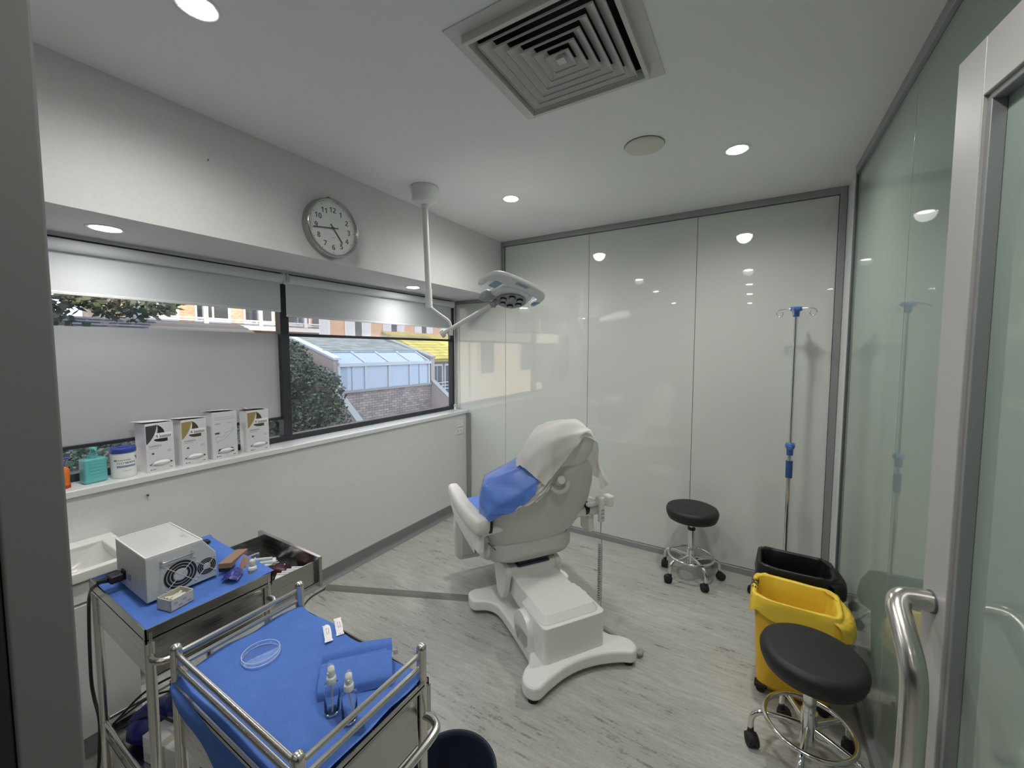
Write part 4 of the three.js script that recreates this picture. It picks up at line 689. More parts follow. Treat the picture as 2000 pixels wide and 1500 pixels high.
{ // on the lower shelf of the trolleys and between them
  const b1 = thing('white_carton', 'white carton on the lower shelf of the fan box trolley', 'carton', [-1.6, 0.205, -0.53], 0.2);
  part(b1, 'box', rbox(0.2, 0.09, 0.15, 0.003, 0, 0.046, 0), M.paper); part(b1, 'tape', rbox(0.03, 0.092, 0.152, 0.002, 0, 0.046, 0), M.cream);
  const b2 = thing('grey_case', 'grey plastic case lying on the floor between the trolleys', 'case', [-1.31, 0, -0.52], 0.1);
  part(b2, 'case', rbox(0.13, 0.22, 0.2, 0.01, 0, 0.111, 0), M.device); part(b2, 'latch', rbox(0.03, 0.02, 0.006, 0.002, 0, 0.17, 0.102), M.black);
  for (const [x, yy, z, s] of [[-1.78, 0.205, -0.5, 1], [-1.68, 0.297, -0.55, 0.7]]) { const bg = thing('blue_bag', yy < 0.25 ? 'crumpled dark blue plastic bag on the trolley\'s lower shelf' : 'crumpled dark blue plastic bag on top of the white carton', 'bag', [x, yy, z]); part(bg, 'bag', loft([[0, 0.06, 0.05], [0.03, 0.085, 0.075], [0.07, 0.07, 0.07], [0.1, 0.03, 0.03]].map(([h, w, d]) => ring(w * s, d * s, 24, 0.9).map(([a, b]) => [a + rr(-0.006, 0.006), h * s + rr(0, 0.006), b + rr(-0.006, 0.006)]))), M.gloveBlue); part(bg, 'knot', ball(0.016 * s, 0, 0.108 * s, 0), M.gloveBlue); }
  const loops = [[[-1.9, 0.24, -0.42], [-1.83, 0.34, -0.5], [-1.7, 0.4, -0.6], [-1.62, 0.3, -0.76], [-1.66, 0.08, -0.9], [-1.85, 0.006, -1.03], [-2.15, 0.006, -1.22], [-2.33, 0.007, -1.4], [-2.355, 0.0075, -1.552]], [[-1.88, 0.26, -0.43], [-1.75, 0.36, -0.5], [-1.6, 0.38, -0.58], [-1.42, 0.33, -0.66], [-1.35, 0.235, -0.55]], [[-1.86, 0.24, -0.42], [-1.72, 0.32, -0.47], [-1.55, 0.34, -0.5], [-1.4, 0.3, -0.52], [-1.33, 0.235, -0.5]]];
  loops.forEach((l, i) => single('black_cable', tube(l, 0.0038, 90, false, 8), M.cable, ['black cable running from the trolley shelf to the grey floor cable cover', 'black cable arching highest over the trolley\'s lower shelf', 'black cable looping lowest over the trolley\'s lower shelf'][i], 'cable'));
  // cable cover on the floor
  const dct = thing('cable_cover', 'long grey cable cover strip on the floor leading to the treatment chair', 'cable cover', [-2.37, 0, -1.555]);
  const dx = 0.98, dz = -0.44, len = Math.hypot(dx, dz), ang = Math.atan2(-dz, dx);
  part(dct, 'strip', extrude([[-0.032, 0], [0.032, 0], [0.02, 0.011], [-0.02, 0.011]], len, 0, 1).rotateY(Math.PI / 2).rotateY(ang), M.duct);
}
// ---------------------------------------------------------------- vanity with sink
{
  const s = thing('sink', 'white ceramic sink against the window wall', 'sink', [-2.25, 0.715, -0.34]);
  const body = []; // rim frame and sunken bowl
  const X = 0.178, z0 = -0.232, z1 = 0.22;
  part(s, 'rim', [rext(-X, -X + 0.07, 0, 0.04, z0, z1, 0.006), rext(X - 0.03, X, 0, 0.04, z0, z1, 0.006), rext(-X + 0.068, X - 0.028, 0.0003, 0.0397, z0, z0 + 0.05, 0.006), rext(-X + 0.068, X - 0.028, 0.0003, 0.0397, z1 - 0.05, z1, 0.006)], M.ceramic);
  part(s, 'bowl', loft([ring(0.132, 0.184, 32, 0.1).map(([x, z]) => [x + 0.02, 0.036, z - 0.005]), ring(0.12, 0.17, 32, 0.4).map(([x, z]) => [x + 0.02, -0.02, z - 0.005]), ring(0.09, 0.13, 32, 0.5).map(([x, z]) => [x + 0.02, -0.075, z - 0.005])].reverse().slice(0)).clone(), M.ceramicTwo = phy({ color: lin(0.7, 0.69, 0.65), roughness: 0.18, side: THREE.DoubleSide }));
  // open the top of the bowl
  const bm = s.children[1].geometry, ii = Array.from(bm.index.array); ii.splice(ii.length - 32 * 3, 32 * 3); bm.setIndex(ii); bm.computeVertexNormals();
  part(s, 'drain', new THREE.CylinderGeometry(0.02, 0.02, 0.003, 24).translate(0.02, -0.072, 0), M.chrome);
  part(s, 'overflow', ball(0.006, -0.098, 0.0, -0.02, 10), M.chrome);
  const tp = thing('tap', 'chrome basin tap on the sink rim', 'tap', [-2.39, 0.755, -0.315]);
  part(tp, 'body', cyl(0.02, 0.018, 0.07), M.chrome); part(tp, 'spout', tube([[0, 0.05, 0], [0.05, 0.06, 0], [0.1, 0.05, 0], [0.115, 0.035, 0]], 0.009, 30), M.chrome); part(tp, 'lever', rbox(0.02, 0.01, 0.07, 0.004, 0, 0.078, -0.02), M.chrome);
  const v = thing('vanity_cabinet', 'pale grey cabinet under the sink', 'cabinet', [-2.25, 0, -0.34]);
  part(v, 'carcass', rext(-0.178, 0.14, 0.1, 0.62, -0.21, 0.2, 0.003), M.whitePaint); part(v, 'plinth', rext(-0.178, 0.11, 0, 0.1, -0.2, 0.19, 0.002), M.lampGrey);
  part(v, 'drawer', rext(0.141, 0.157, 0.63, 0.705, -0.21, 0.2, 0.002), M.whitePaint); part(v, 'door', rext(0.141, 0.157, 0.11, 0.62, -0.21, 0.2, 0.002), M.whitePaint);
  part(v, 'apron', rext(-0.178, 0.14, 0.62, 0.64, -0.21, 0.2, 0.002), M.whitePaint);
}
// ---------------------------------------------------------------- things on the window sill
const SY = 0.975;
{
  const o = thing('orange_bottle', 'small orange bottle with dark blue cap at the end of the sill', 'bottle', [-2.5, SY, -0.447]);
  part(o, 'bottle', lathe([[0, 0], [0.024, 0], [0.026, 0.004], [0.0235, 0.03], [0.026, 0.055], [0.024, 0.08], [0.012, 0.093], [0, 0.093]], 30), M.orange);
  part(o, 'pump', [lathe([[0.012, 0.093], [0.0125, 0.108], [0.006, 0.112], [0.0055, 0.125], [0, 0.125]], 20), rbox(0.016, 0.008, 0.032, 0.003, 0, 0.126, -0.008)], M.capBlue);
  part(o, 'base_band', lathe([[0.0262, 0.001], [0.0262, 0.014]], 30), std({ color: lin(0.4, 0.03, 0.02), roughness: 0.4 }));
  const t = thing('soap_dispenser', 'square teal pump dispenser on the sill', 'dispenser', [-2.505, SY, -0.545], 0.15);
  part(t, 'bottle', rbox(0.052, 0.108, 0.078, 0.008, 0, 0.0545, 0), M.teal);
  part(t, 'pump_collar', [cyl(0.017, 0.017, 0.014, 0, 0.108, 0), cyl(0.012, 0.012, 0.012, 0, 0.121, 0)], M.teal);
  part(t, 'pump_head', [cyl(0.005, 0.005, 0.02, 0, 0.132, 0), rbox(0.03, 0.009, 0.02, 0.003, 0.006, 0.152, 0), rod([0.012, 0.15, 0], [0.034, 0.145, 0], 0.0035)], M.teal);
  for (let i = 0; i < 5; i++) part(t, 'embossed_line', rbox(0.0012, 0.006, 0.045, 0.0005, 0.0263, 0.03 + i * 0.014, 0), M.teal);
  const w = thing('wipes_tub', 'white wipes tub with blue lid on the sill', 'tub', [-2.497, SY, -0.643]);
  const lab = canvasTex(1024, 512, (x) => { x.fillStyle = '#e8e8e6'; x.fillRect(0, 0, 1024, 512); x.fillStyle = '#22252c'; x.beginPath(); x.arc(424, 128, 22, 0, 7); x.fill(); x.fillStyle = '#e8e8e6'; x.beginPath(); x.arc(424, 128, 9, 0, 7); x.fill(); x.fillStyle = '#22252c'; x.font = 'bold 38px sans-serif'; x.fillText('HALYARD', 456, 142); x.font = '60px sans-serif'; x.fillText('ISO', 440, 222); x.font = 'bold 62px sans-serif'; x.fillText('WIPE', 546, 222); x.fillStyle = '#4b5a86'; x.fillRect(440, 262, 260, 44); x.fillStyle = '#d7dbe6'; for (let i = 0; i < 16; i++) x.fillRect(452 + i * 15, 278, 9 + i % 3, 12); x.fillStyle = '#8b2f6b'; x.beginPath(); x.moveTo(690, 60); x.lineTo(760, 60); x.lineTo(760, 190); x.closePath(); x.fill(); x.fillStyle = '#777'; for (let i = 0; i < 8; i++) x.fillRect(520 + i * 14, 388, 9, 12); });
  part(w, 'tub', lathe([[0, 0], [0.041, 0], [0.043, 0.004], [0.044, 0.118], [0, 0.118]], 40), M.plasticWhite);
  part(w, 'label', new THREE.CylinderGeometry(0.0446, 0.044, 0.096, 48, 1, true).rotateY(-Math.PI / 2 - 0.35).translate(0, 0.06, 0), std({ map: lab, roughness: 0.5 }), 'printed tub label');
  part(w, 'lid', lathe([[0.046, 0.116], [0.0465, 0.134], [0.044, 0.139], [0, 0.14]], 40), M.capBlue, 'blue screw lid'); part(w, 'lid_flap', rbox(0.04, 0.004, 0.03, 0.0015, 0, 0.141, 0), M.capBlue);
  const face = (main, dark, size, plain) => canvasTex(512, 1024, (x) => {
    x.fillStyle = '#d9dadb'; x.fillRect(0, 0, 512, 1024);
    if (!plain) { x.fillStyle = main; x.beginPath(); x.moveTo(0, 40); x.lineTo(210, 30); x.quadraticCurveTo(180, 260, 20, 420); x.lineTo(0, 420); x.fill(); x.fillStyle = dark; x.beginPath(); x.moveTo(210, 30); x.quadraticCurveTo(330, 90, 350, 220); x.lineTo(200, 230); x.quadraticCurveTo(235, 130, 210, 30); x.fill(); x.beginPath(); x.moveTo(140, 350); x.quadraticCurveTo(200, 420, 400, 400); x.lineTo(400, 320); x.lineTo(180, 320); x.fill();
      x.fillStyle = '#f2f2f2'; x.fillRect(170, 210, 320, 120); x.fillStyle = '#1c1c1c'; x.font = 'bold 84px sans-serif'; x.fillText(size, 180, 306); for (let i = 0; i < 30; i++) x.fillRect(250 + i * 7.6, 262, 2 + (i * 37 % 4), 58); x.fillRect(250, 226, 4, 92);
      x.fillStyle = '#2e2f30'; x.font = '58px sans-serif'; x.fillText('GAMMEX', 40, 500); for (let i = 0; i < 14; i++) x.fillRect(42 + i * 13, 522, 8, 8); x.fillRect(90, 620, 46, 34); for (let i = 0; i < 7; i++) { x.fillRect(380 + i * 12, 598, 7, 8); x.fillRect(380 + i * 12, 626, 7, 8); } }
    else { x.fillStyle = '#3a3b3d'; x.fillRect(40, 440, 96, 38); x.strokeStyle = '#6b6c6e'; x.lineWidth = 5; x.beginPath(); x.moveTo(60, 560); x.bezierCurveTo(90, 480, 200, 620, 240, 500); x.bezierCurveTo(280, 420, 380, 480, 430, 380); x.bezierCurveTo(470, 420, 400, 470, 300, 540); x.bezierCurveTo(220, 660, 120, 600, 90, 660); x.bezierCurveTo(60, 640, 50, 600, 60, 560); x.stroke(); x.fillStyle = '#55565a'; for (let i = 0; i < 7; i++) { x.fillRect(50 + i * 17, 240, 11, 16); x.fillRect(300 + i * 15, 240, 9, 10); } x.fillRect(40, 150, 430, 4); x.fillRect(40, 110, 430, 4); }
    x.fillStyle = '#44464a'; x.beginPath(); x.arc(66, 978, 13, 0, 7); x.fill(); for (let i = 0; i < 4; i++) x.fillRect(92 + i * 17, 968, 11, 20); x.fillRect(410, 970, 60, 12);
  });
  const boxes = [['white glove box with dark grey print and size 5 sticker', -0.765, 0.235, '#3d3f42', '#26272e', '5', 0.1, -2.512, 0.112], ['white glove box with gold print and size 6 sticker', -0.907, 0.232, '#a08a58', '#4a4030', '6', 0.06, -2.512, 0.112], ['tall plain white glove box with a line drawing', -1.05, 0.252, '', '', '', 0.02, -2.512, 0.12], ['white glove box with gold print and torn front beside the window mullion', -1.225, 0.24, '#a08a58', '#4a4030', '6', -0.05, -2.512, 0.115]];
  boxes.forEach(([label, z, h, main, dark, size, turn, x, w], i) => {
    const b = thing('glove_box', label, 'glove box', [x, SY, z], turn); const D = 0.1;
    part(b, 'carton', rbox(D, h, w, 0.0015, 0, h / 2, 0), M.paper);
    part(b, 'front_print', new THREE.PlaneGeometry(w - 0.003, h - 0.003).rotateY(Math.PI / 2).translate(D / 2 + 0.0005, h / 2, 0), std({ map: face(main, dark, size, i === 2), roughness: 0.5 }), 'printed carton front');
    part(b, 'top_flap', rbox(D + 0.01, 0.0018, w + 0.008, 0.0006, -0.004, 0, 0).rotateZ(0.05 + i * 0.02).rotateX(-0.05).translate(0, h + 0.006, 0.008), M.paper);
    if (i === 3) part(b, 'torn_flap', patch([[[-0.05, h, 0.03], [0, h + 0.012, 0.035], [0.05, h + 0.004, 0.04]], [[-0.05, h + 0.016, 0.05], [0, h + 0.02, 0.06], [0.05, h + 0.014, 0.06]]], 6, 6), M.paperTwo ??= std({ color: lin(0.78, 0.78, 0.78), roughness: 0.7, side: THREE.DoubleSide }));
    const slot = i === 2 ? extrude([[-0.04, 0], [0.04, 0], [0.034, 0.022], [-0.034, 0.022]], 0.0012) : extrude(smoothShape([[-0.044, 0.004], [0, -0.001], [0.044, 0.006], [0.036, 0.014], [0, 0.02], [-0.034, 0.012]]), 0.0012);
    part(b, 'dispensing_slot', slot.rotateY(Math.PI / 2).translate(D / 2 + 0.0004, 0.03, 0), M.black);
    part(b, 'slot_paper', patch([[[D / 2 + 0.001, 0.034, 0.042], [D / 2 + 0.006, 0.03, 0], [D / 2 + 0.001, 0.036, -0.04]], [[D / 2 + 0.004, 0.042, 0.034], [D / 2 + 0.014, 0.042, 0], [D / 2 + 0.004, 0.044, -0.034]], [[D / 2 + 0.001, 0.05, 0.02], [D / 2 + 0.006, 0.054, 0], [D / 2 + 0.001, 0.05, -0.024]]], 6, 6, 0.0006), M.paperTwo ??= std({ color: lin(0.78, 0.78, 0.78), roughness: 0.7, side: THREE.DoubleSide }));
  });
}
// ---------------------------------------------------------------- power point, nails
{
  for (const [z, y, lab, two] of [[-3.045, 0.855, 'small blank white wall plate near the window corner', false], [-3.035, 0.785, 'white double power point below the blank plate', true]]) {
    const o = thing('wall_plate', lab, 'power point', [-2.43, y, z]); part(o, 'plate', rbox(0.009, 0.062, 0.1, 0.002, 0.0045, 0, 0), M.plasticWhite);
    if (two) for (const s of [-1, 1]) part(o, 'socket', [rbox(0.001, 0.009, 0.0035, 0.0004, 0.0095, 0.006, s * 0.024 - 0.005).rotateX(0), rbox(0.001, 0.009, 0.0035, 0.0004, 0.0095, 0.006, s * 0.024 + 0.005), rbox(0.001, 0.009, 0.0035, 0.0004, 0.0095, -0.01, s * 0.024)], M.black); else part(o, 'rocker', rbox(0.004, 0.02, 0.012, 0.001, 0.01, 0, 0), M.plasticWhite);
  }
  const n = thing('wall_screw', 'dark screw head sticking out of the wall under the sill', 'screw', [-2.43, 0.882, -0.7]); part(n, 'shank', rod([0, 0, 0], [0.012, 0, 0], 0.0025), M.aluDark); part(n, 'head', rod([0.01, 0, 0], [0.014, -0.001, 0], 0.005), M.aluDark);
  const n2 = thing('wall_nail', 'tiny nail in the bulkhead left of the clock', 'nail', [-2.02, 2.367, -0.842]); part(n2, 'shank', rod([0, 0, 0], [0.01, 0, 0], 0.0012), M.aluDark); part(n2, 'head', rod([0.009, 0, 0], [0.0105, 0, 0], 0.0028), M.aluDark);
}
// ---------------------------------------------------------------- open glass door with pull handle (local x from hinge to free edge, -z faces the room)
{
  const d = struct('door_1', 'open glass door in a pale metal frame with steel pull handle', 'door');
  d.position.set(0.455, 0, -0.23); d.rotation.y = Math.atan2(0.895, -0.123);
  const W = 0.9, Ht = 2.1, sw = 0.078, f = -0.02, b = 0.02;
  part(d, 'stile', rext(W - sw, W, 0.01, Ht, f, b, 0.002), M.aluLight); part(d, 'stile', rext(0, sw, 0.01, Ht, f, b, 0.002), M.aluLight);
  part(d, 'top_rail', rext(sw, W - sw, Ht - 0.1, Ht, f, b, 0.002), M.aluLight); part(d, 'bottom_rail', rext(sw, W - sw, 0.01, 0.12, f, b, 0.002), M.aluLight);
  part(d, 'glass', ext(sw, W - sw, 0.12, Ht - 0.1, b - 0.013, b - 0.005), M.mint);
  part(d, 'glazing_bead', [rext(W - sw - 0.012, W - sw, 0.12, Ht - 0.1, f + 0.006, b - 0.013, 0.002), rext(sw, W - sw, Ht - 0.112, Ht - 0.1, f + 0.006, b - 0.013, 0.002)], M.alu);
  part(d, 'pull_handle', tube([[0.865, 1.065, f + 0.001], [0.865, 1.065, -0.05], [0.861, 1.062, -0.068], [0.846, 1.05, -0.078], [0.812, 1.02, -0.08], [0.782, 0.985, -0.08], [0.768, 0.94, -0.08], [0.766, 0.85, -0.08], [0.768, 0.78, -0.08], [0.782, 0.735, -0.08], [0.812, 0.7, -0.08], [0.846, 0.67, -0.078], [0.861, 0.658, -0.068], [0.865, 0.655, -0.05], [0.865, 0.655, f + 0.001]], 0.02, 160, false, 24), M.steelTube);
  for (const y of [1.065, 0.655]) part(d, 'rose', new THREE.CylinderGeometry(0.022, 0.022, 0.004, 28).rotateX(Math.PI / 2).translate(0.865, y, f - 0.001), M.aluDark);
  part(d, 'lock_plate', rext(W - 0.004, W + 0.001, 0.8, 0.9, f + 0.01, b - 0.01, 0.001), M.aluDark);
}

// ================================================================ outside the window
{
  const g = struct('ground', 'ground outside the building', 'ground'); part(g, 'paving', ext(-45, -2.76, -3.7, -3.5, -40, 30), M.ground);
  const own = struct('building_shell', 'our own building above and beside the room', 'building');
  part(own, 'upper_storey', ext(-2.65, 6, 2.76, 3.95, -12.9, 5.0), M.concrete);
  part(own, 'side_wing', ext(-2.65, 6, -3.5, 2.75, -12.9, -3.4), M.concrete);
  part(own, 'lower_storey', ext(-2.65, 6, -3.5, -0.13, -3.4, 5.0), M.concrete);

  // brick house with lean-to glazing
  const h = thing('brick_house', 'shaded brick house with slanted glazed lean-to and slate roof', 'building', [-10, -3.5, -9]);
  const G = (x, y, z) => [x + 10, y + 3.5, z + 9];
  const bxx = (x0, x1, y0, y1, z0, z1) => ext(x0 + 10, x1 + 10, y0 + 3.5, y1 + 3.5, z0 + 9, z1 + 9);
  part(h, 'wall_core', [bxx(-13.5, -10.03, -3.5, 0.36, -10.95, -7.15), bxx(-13.5, -10.6, 0.3, 1.45, -10.9, -7.15)], M.mortar);
  const bg = ext(-0.014, 0.014, -0.033, 0.033, -0.108, 0.108);
  for (let r = 0; r < 17; r++) for (let i = 0; i < 17; i++) { const z = -7.26 - i * 0.226 - (r % 2) * 0.113; if (z < -10.86) continue; const m = part(h, 'brick', bg, M.brick[rnd() * 4 | 0]); m.position.set(...G(-10.022 + rr(-0.003, 0.003), 0.3 - r * 0.076, z)); }
  // lower party walls with sloping copings
  const slopeWall = (pts, z0, z1) => { const g2 = extrude(pts.map(([x, y]) => [-(x + 10), y + 3.5]), z1 - z0).rotateY(-Math.PI / 2); return g2; };
  const wedge = (pts, z0, z1) => { const s = extrude(pts.map(([x, y]) => [x + 10, y + 3.5]), z1 - z0); return s.translate(0, 0, z0 + 9); };
  part(h, 'party_wall', wedge([[-10.02, 0.45], [-10.02, -3.5], [-8.4, -3.5], [-8.4, -0.72]], -11.12, -10.95), M.brick[2]);
  part(h, 'party_wall', wedge([[-10.02, 0.45], [-10.02, -3.5], [-8.4, -3.5], [-8.4, -0.9]], -7.15, -6.98), M.brick[2]);
  part(h, 'coping', wedge([[-10.02, 0.51], [-10.02, 0.45], [-8.4, -0.72], [-8.4, -0.66]], -11.14, -10.93), M.concrete);
  part(h, 'coping', wedge([[-10.02, 0.51], [-10.02, 0.45], [-8.4, -0.9], [-8.4, -0.84]], -7.17, -6.96), M.concrete);
  part(h, 'upper_party_wall', wedge([[-10, 0.4], [-10, 1.3], [-12.6, 2.08], [-12.6, 0.4]], -7.15, -7.0), M.brick[0]);
  part(h, 'upper_party_wall', wedge([[-10, 0.4], [-10, 1.3], [-12.6, 2.08], [-12.6, 0.4]], -11.12, -10.93), M.brick[2]);
  part(h, 'upper_coping', wedge([[-9.97, 1.3], [-9.97, 1.36], [-12.6, 2.14], [-12.6, 2.08]], -7.22, -6.98), M.winFrame);
  part(h, 'upper_coping', wedge([[-9.97, 1.3], [-9.97, 1.36], [-12.6, 2.14], [-12.6, 2.08]], -11.15, -10.9), M.concrete);
  // lean-to: four bays
  const zs = [-7.15, -8.06, -8.97, -9.88, -10.8], F = M.winFrame;
  part(h, 'sill_beam', bxx(-10.08, -9.96, 0.34, 0.41, -10.9, -7.15), M.concrete);
  part(h, 'eaves_beam', bxx(-10.06, -9.95, 1.1, 1.2, -10.9, -7.15), F);
  part(h, 'ridge_beam', bxx(-10.76, -10.66, 1.5, 1.56, -10.9, -7.15), F);
  for (const z of zs) { part(h, 'glazing_post', bxx(-10.05, -9.97, 0.4, 1.12, z - 0.035, z + 0.035), F); part(h, 'glazing_bar', rod(G(-9.98, 1.2, z), G(-10.7, 1.55, z), 0.03, 0.03, 6), F); }
  for (let i = 0; i < 4; i++) {
    const a = zs[i + 1] + 0.035, b = zs[i] - 0.035, p = part(h, 'glazed_bay', bxx(-10.02, -10.012, 0.41, 1.1, a, b), M.netCurtain, 'glazed bay with pale curtain');
    part(p, 'pane', bxx(-10.005, -10.0, 0.42, 1.09, a, b), M.glass);
    if (i === 0 || i === 3) part(p, 'sash_bar', bxx(-10.0, -9.98, 0.41, 1.1, (a + b) / 2 - 0.02, (a + b) / 2 + 0.02), F);
    const q = new THREE.BufferGeometry(); const A = G(-9.99, 1.2, a), B = G(-9.99, 1.2, b), C2 = G(-10.69, 1.54, b), D2 = G(-10.69, 1.54, a);
    q.setAttribute('position', new THREE.Float32BufferAttribute([...A, ...B, ...C2, ...A, ...C2, ...D2].map((v) => v), 3)); q.computeVertexNormals(); part(h, 'roof_pane', q, M.skyGlassTwo ??= phy({ color: lin(0.2, 0.26, 0.34), roughness: 0.05, clearcoat: 1, clearcoatRoughness: 0.02, side: THREE.DoubleSide }), 'slanted roof pane mirroring the sky');
  }
  // slate roof in courses
  const sg = new THREE.BoxGeometry(0.26, 0.014, 0.29);
  part(h, 'roof_deck', wedge([[-10.7, 1.5], [-10.7, 1.555], [-12.6, 2.0], [-12.6, 1.9]], -10.93, -7.15), M.slate[0]);
  const sa = Math.atan2(2.0 - 1.555, 1.9);
  for (let r = 0; r < 10; r++) for (let i = 0; i < 13; i++) { const m = part(h, 'slate', sg, M.slate[rnd() * 3 | 0]); const s = r * 0.2 + 0.1; m.position.set(...G(-10.68 - s * Math.cos(sa), 1.568 + s * Math.sin(sa), -7.3 - i * 0.297 - (r % 2) * 0.0)); m.rotation.z = -sa + 0.04; }

  // neighbour on the right with sunlit yellow roof
  const y = thing('yellow_roof_house', 'neighbouring house with sunlit yellow tiled roof and white windows', 'building', [-10.5, -3.5, -13]);
  const Y = (x0, x1, y0, y1, z0, z1) => ext(x0 + 10.5, x1 + 10.5, y0 + 3.5, y1 + 3.5, z0 + 13, z1 + 13);
  part(y, 'wall', Y(-12.8, -10.4, -3.5, 1.2, -15.8, -11.15), M.brick[1]);
  const tg = new THREE.BoxGeometry(0.34, 0.03, 0.3), ta = 0.42;
  part(y, 'roof_deck', extrude([[0.3, 4.65], [0.3, 4.75], [-2.4, 5.85], [-2.4, 5.7]], 4.6).translate(0, 0, -2.8), M.yellowTile[0]);
  for (let r = 0; r < 9; r++) for (let i = 0; i < 14; i++) { const m = part(y, 'roof_tile', tg, M.yellowTile[rnd() * 2 | 0]); const s = r * 0.29; m.position.set(0.2 - s * Math.cos(0.387), 4.81 + s * Math.sin(0.387), 1.6 - i * 0.31); m.rotation.z = -0.387 + 0.06; }
  for (let i = 0; i < 3; i++) { const z0 = -11.35 - i * 0.75, f = part(y, 'window', Y(-10.4, -10.36, -0.6, 1.05, z0 - 0.62, z0), M.winFrame); for (let k = 0; k < 2; k++) part(f, 'pane', Y(-10.36, -10.352, -0.52, 0.98, z0 - 0.05 - k * 0.28 - 0.24, z0 - 0.05 - k * 0.28), M.darkPane); }
  part(y, 'balcony_rail', [0, 1, 2].map((i) => rod([0.3, 3.85 - i * 0.12, 1.8], [0.3, 3.85 - i * 0.12, -2.6], 0.018)), M.winFrame);

  // tiled roof on the left, courses in shade and upper part in sun
  const l = thing('tiled_roof_house', 'low house with dark tiled roof behind the tree', 'building', [-10, -3.5, -5]);
  part(l, 'wall', ext(-2.5, 0.2, 0, 4.4, -0.3, 4), M.brick[1]);
  part(l, 'roof_deck', extrude([[0.6, 4.25], [0.6, 4.32], [-4.5, 5.85], [-4.5, 5.7]], 5.4).translate(0, 0, -1.75), M.darkTile[0]);
  const la = Math.atan2(1.53, 5.1);
  for (let r = 0; r < 18; r++) { const s = r * 0.3, m = part(l, 'tile_course', new THREE.BoxGeometry(0.34, 0.035, 5.4), M.darkTile[r % 2]); m.position.set(0.5 - s * Math.cos(la), 4.4 + s * Math.sin(la), 0.95); m.rotation.z = -la + 0.09; }

  // sunlit apartment block behind
  const a = thing('apartment_block', 'sunlit orange brick apartment block with white windows', 'building', [-19, -3.5, -15]);
  part(a, 'wall', ext(-3, 0, 0, 12, -12, 5), M.brickOrange);
  for (let fl = 0; fl < 3; fl++) for (let i = 0; i < 6; i++) {
    const z = 3.6 - i * 2.6, y0 = 5.75 + fl * 2.7, f = part(a, 'window', ext(0, 0.06, y0, y0 + 1.5, z - 1.7, z), M.winFrame);
    for (let k = 0; k < 3; k++) part(f, 'pane', ext(0.06, 0.075, y0 + 0.1, y0 + 1.4, z - 0.1 - k * 0.54 - 0.44, z - 0.1 - k * 0.54), k === 1 ? M.darkPane : M.netCurtain);
  }
  part(a, 'string_course', ext(-0.02, 0.08, 5.3, 5.42, -12, 5), M.concrete);
  const bt = thing('balcony_block', 'sunlit block with white balcony rail and posts', 'building', [-15, -3.5, -6.5]);
  part(bt, 'wall', ext(-3, 0, 0, 12, -3.1, 2.6), M.brickOrange);
  part(bt, 'balcony_slab', ext(0, 0.5, 5.75, 5.9, -3.1, 2.6), M.winFrame);
  part(bt, 'balcony_rail', [rod([0.5, 6.05, -3.1], [0.5, 6.05, 2.6], 0.03), rod([0.5, 5.97, -3.1], [0.5, 5.97, 2.6], 0.015)], M.winFrame);
  for (let i = 0; i < 4; i++) part(bt, 'post', ext(0.45, 0.55, 5.9, 9, 2.3 - i * 1.6 - 0.06, 2.3 - i * 1.6 + 0.06), M.winFrame);
  for (let i = 0; i < 4; i++) { const z = 2.2 - i * 1.4, f = part(bt, 'window', ext(0, 0.05, 5.95, 8, z - 1.0, z), M.winFrame); for (let k = 0; k < 2; k++) part(f, 'pane', ext(0.05, 0.06, 6.05, 7.9, z - 0.06 - k * 0.46 - 0.4, z - 0.06 - k * 0.46), M.darkPane); }

  // sunlit cream house to the side of the window view; its glow is mirrored in the glass back wall
  const ch = thing('cream_house', 'sunlit cream rendered house beyond the side of the window', 'building', [-9, -3.5, 9]);
  part(ch, 'wall', ext(-4, 0, 0, 9.5, -7.5, 9), std({ color: lin(0.8, 0.72, 0.6), roughness: 0.9 })); part(ch, 'roof', extrude([[0.4, 9.4], [-2, 11], [-4.4, 9.4]], 17.2).translate(0, 0, -7.9), M.darkTile[1]);
  for (let fl = 0; fl < 3; fl++) for (let i = 0; i < 5; i++) { const z = 7.5 - i * 3.1, f = part(ch, 'window', ext(0, 0.05, 1.2 + fl * 2.9, 2.6 + fl * 2.9, z - 1.1, z), M.winFrame); part(f, 'pane', ext(0.05, 0.06, 1.3 + fl * 2.9, 2.5 + fl * 2.9, z - 1.0, z - 0.1), M.darkPane); }
  // trees
  const leafG = new THREE.BufferGeometry(); leafG.setAttribute('position', new THREE.Float32BufferAttribute([0, 0, 0, 0.3, 0.02, 0.5, 0, 0.06, 1, -0.3, 0.02, 0.5], 3)); leafG.setIndex([0, 1, 2, 0, 2, 3]); leafG.computeVertexNormals();
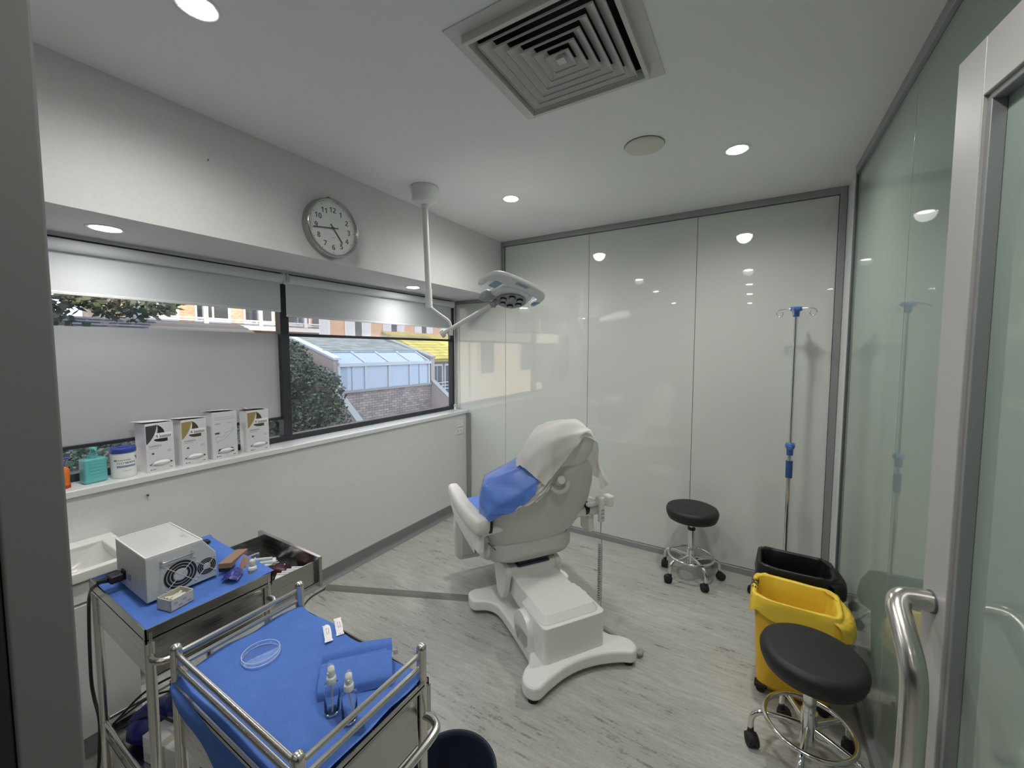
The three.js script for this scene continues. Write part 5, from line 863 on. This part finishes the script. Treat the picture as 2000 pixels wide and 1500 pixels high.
  function tree(name, label, pos, blobs, n, size, trunk) {
    const t = thing(name, label, 'tree', pos); part(t, 'trunk', trunk, M.bark);
    const per = Math.ceil(n / 3);
    for (let m = 0; m < 3; m++) {
      const im = new THREE.InstancedMesh(leafG, M.leaf[m], per); im.name = 'foliage'; im.userData.kind = 'stuff'; im.castShadow = im.receiveShadow = true; const mm = new THREE.Matrix4(), q = new THREE.Quaternion(), e = new THREE.Euler();
      for (let i = 0; i < per; i++) { const b = blobs[rnd() * blobs.length | 0], u = rr(-1, 1), th = rr(0, 2 * Math.PI), s = Math.sqrt(1 - u * u), k = 0.55 + 0.45 * Math.cbrt(rnd()); e.set(rr(-1.2, 1.2), rr(0, 6.28), rr(-1.2, 1.2)); q.setFromEuler(e); const sz = size * rr(0.7, 1.4); mm.compose(V(b[0] + b[3] * k * s * Math.cos(th), b[1] + b[4] * k * u, b[2] + b[3] * k * s * Math.sin(th)), q, V(sz, sz, sz)); im.setMatrixAt(i, mm); }
      t.add(im);
    }
    return t;
  }
  tree('leafy_tree', 'bushy green tree in front of the brick house', [-6.3, -3.5, -3.7], [[0, 4.75, 0.15, 0.42, 0.5], [0.05, 4.3, -0.2, 0.55, 0.55], [0.1, 3.8, -0.1, 0.72, 0.6], [0.0, 3.3, 0.1, 0.85, 0.7], [0.1, 2.7, 0, 0.9, 0.8], [0, 4.5, 0.5, 0.4, 0.5], [-0.1, 3.9, 0.7, 0.5, 0.7], [0, 2.0, 0.1, 0.9, 0.8]], 26000, 0.052, [rod([0, 0, 0], [0.05, 3, 0], 0.12, 0.07, 10), rod([0.05, 2.6, 0], [0.3, 4.2, -0.3], 0.05, 0.02, 8), rod([0.05, 2.6, 0], [-0.2, 4.6, 0.3], 0.05, 0.015, 8), rod([0.05, 2.2, 0], [0.3, 3.4, 0.5], 0.04, 0.015, 8)]);
  tree('garden_shrub', 'low dark shrub below the screened window', [-6.2, -3.5, -1.5], [[0, 3.7, -0.5, 0.8, 0.7], [0, 3.6, 0.4, 0.8, 0.7], [0.1, 4.1, 0, 0.7, 0.5]], 9000, 0.055, [rod([0, 0, 0], [0, 3.2, 0], 0.08, 0.04, 8), rod([0, 2.6, 0], [0.2, 3.8, 0.4], 0.04, 0.02, 8)]);
  tree('dark_tree', 'tall dark tree behind the screened window', [-11.5, -3.5, -1.6], [[0, 6.6, 0, 1.5, 0.9], [0.2, 6.2, 1.6, 1.4, 0.9], [0, 7.4, -0.8, 1.3, 1.0], [0, 6.6, -1.6, 1.1, 0.9], [0, 7.6, 1.4, 1.4, 1.0], [0, 5.2, 0.5, 1.5, 1.0]], 12000, 0.16, [rod([0, 0, 0], [0, 6, 0], 0.2, 0.1, 10), rod([0, 4.5, 0], [0.4, 6.6, 0.9], 0.08, 0.03, 8), rod([0, 4.5, 0], [0.2, 6.8, -1.0], 0.08, 0.03, 8)]);
}

scene.traverse((o) => { if (o.isMesh) { o.castShadow = true; o.receiveShadow = true; } });
renderer.render(scene, camera);
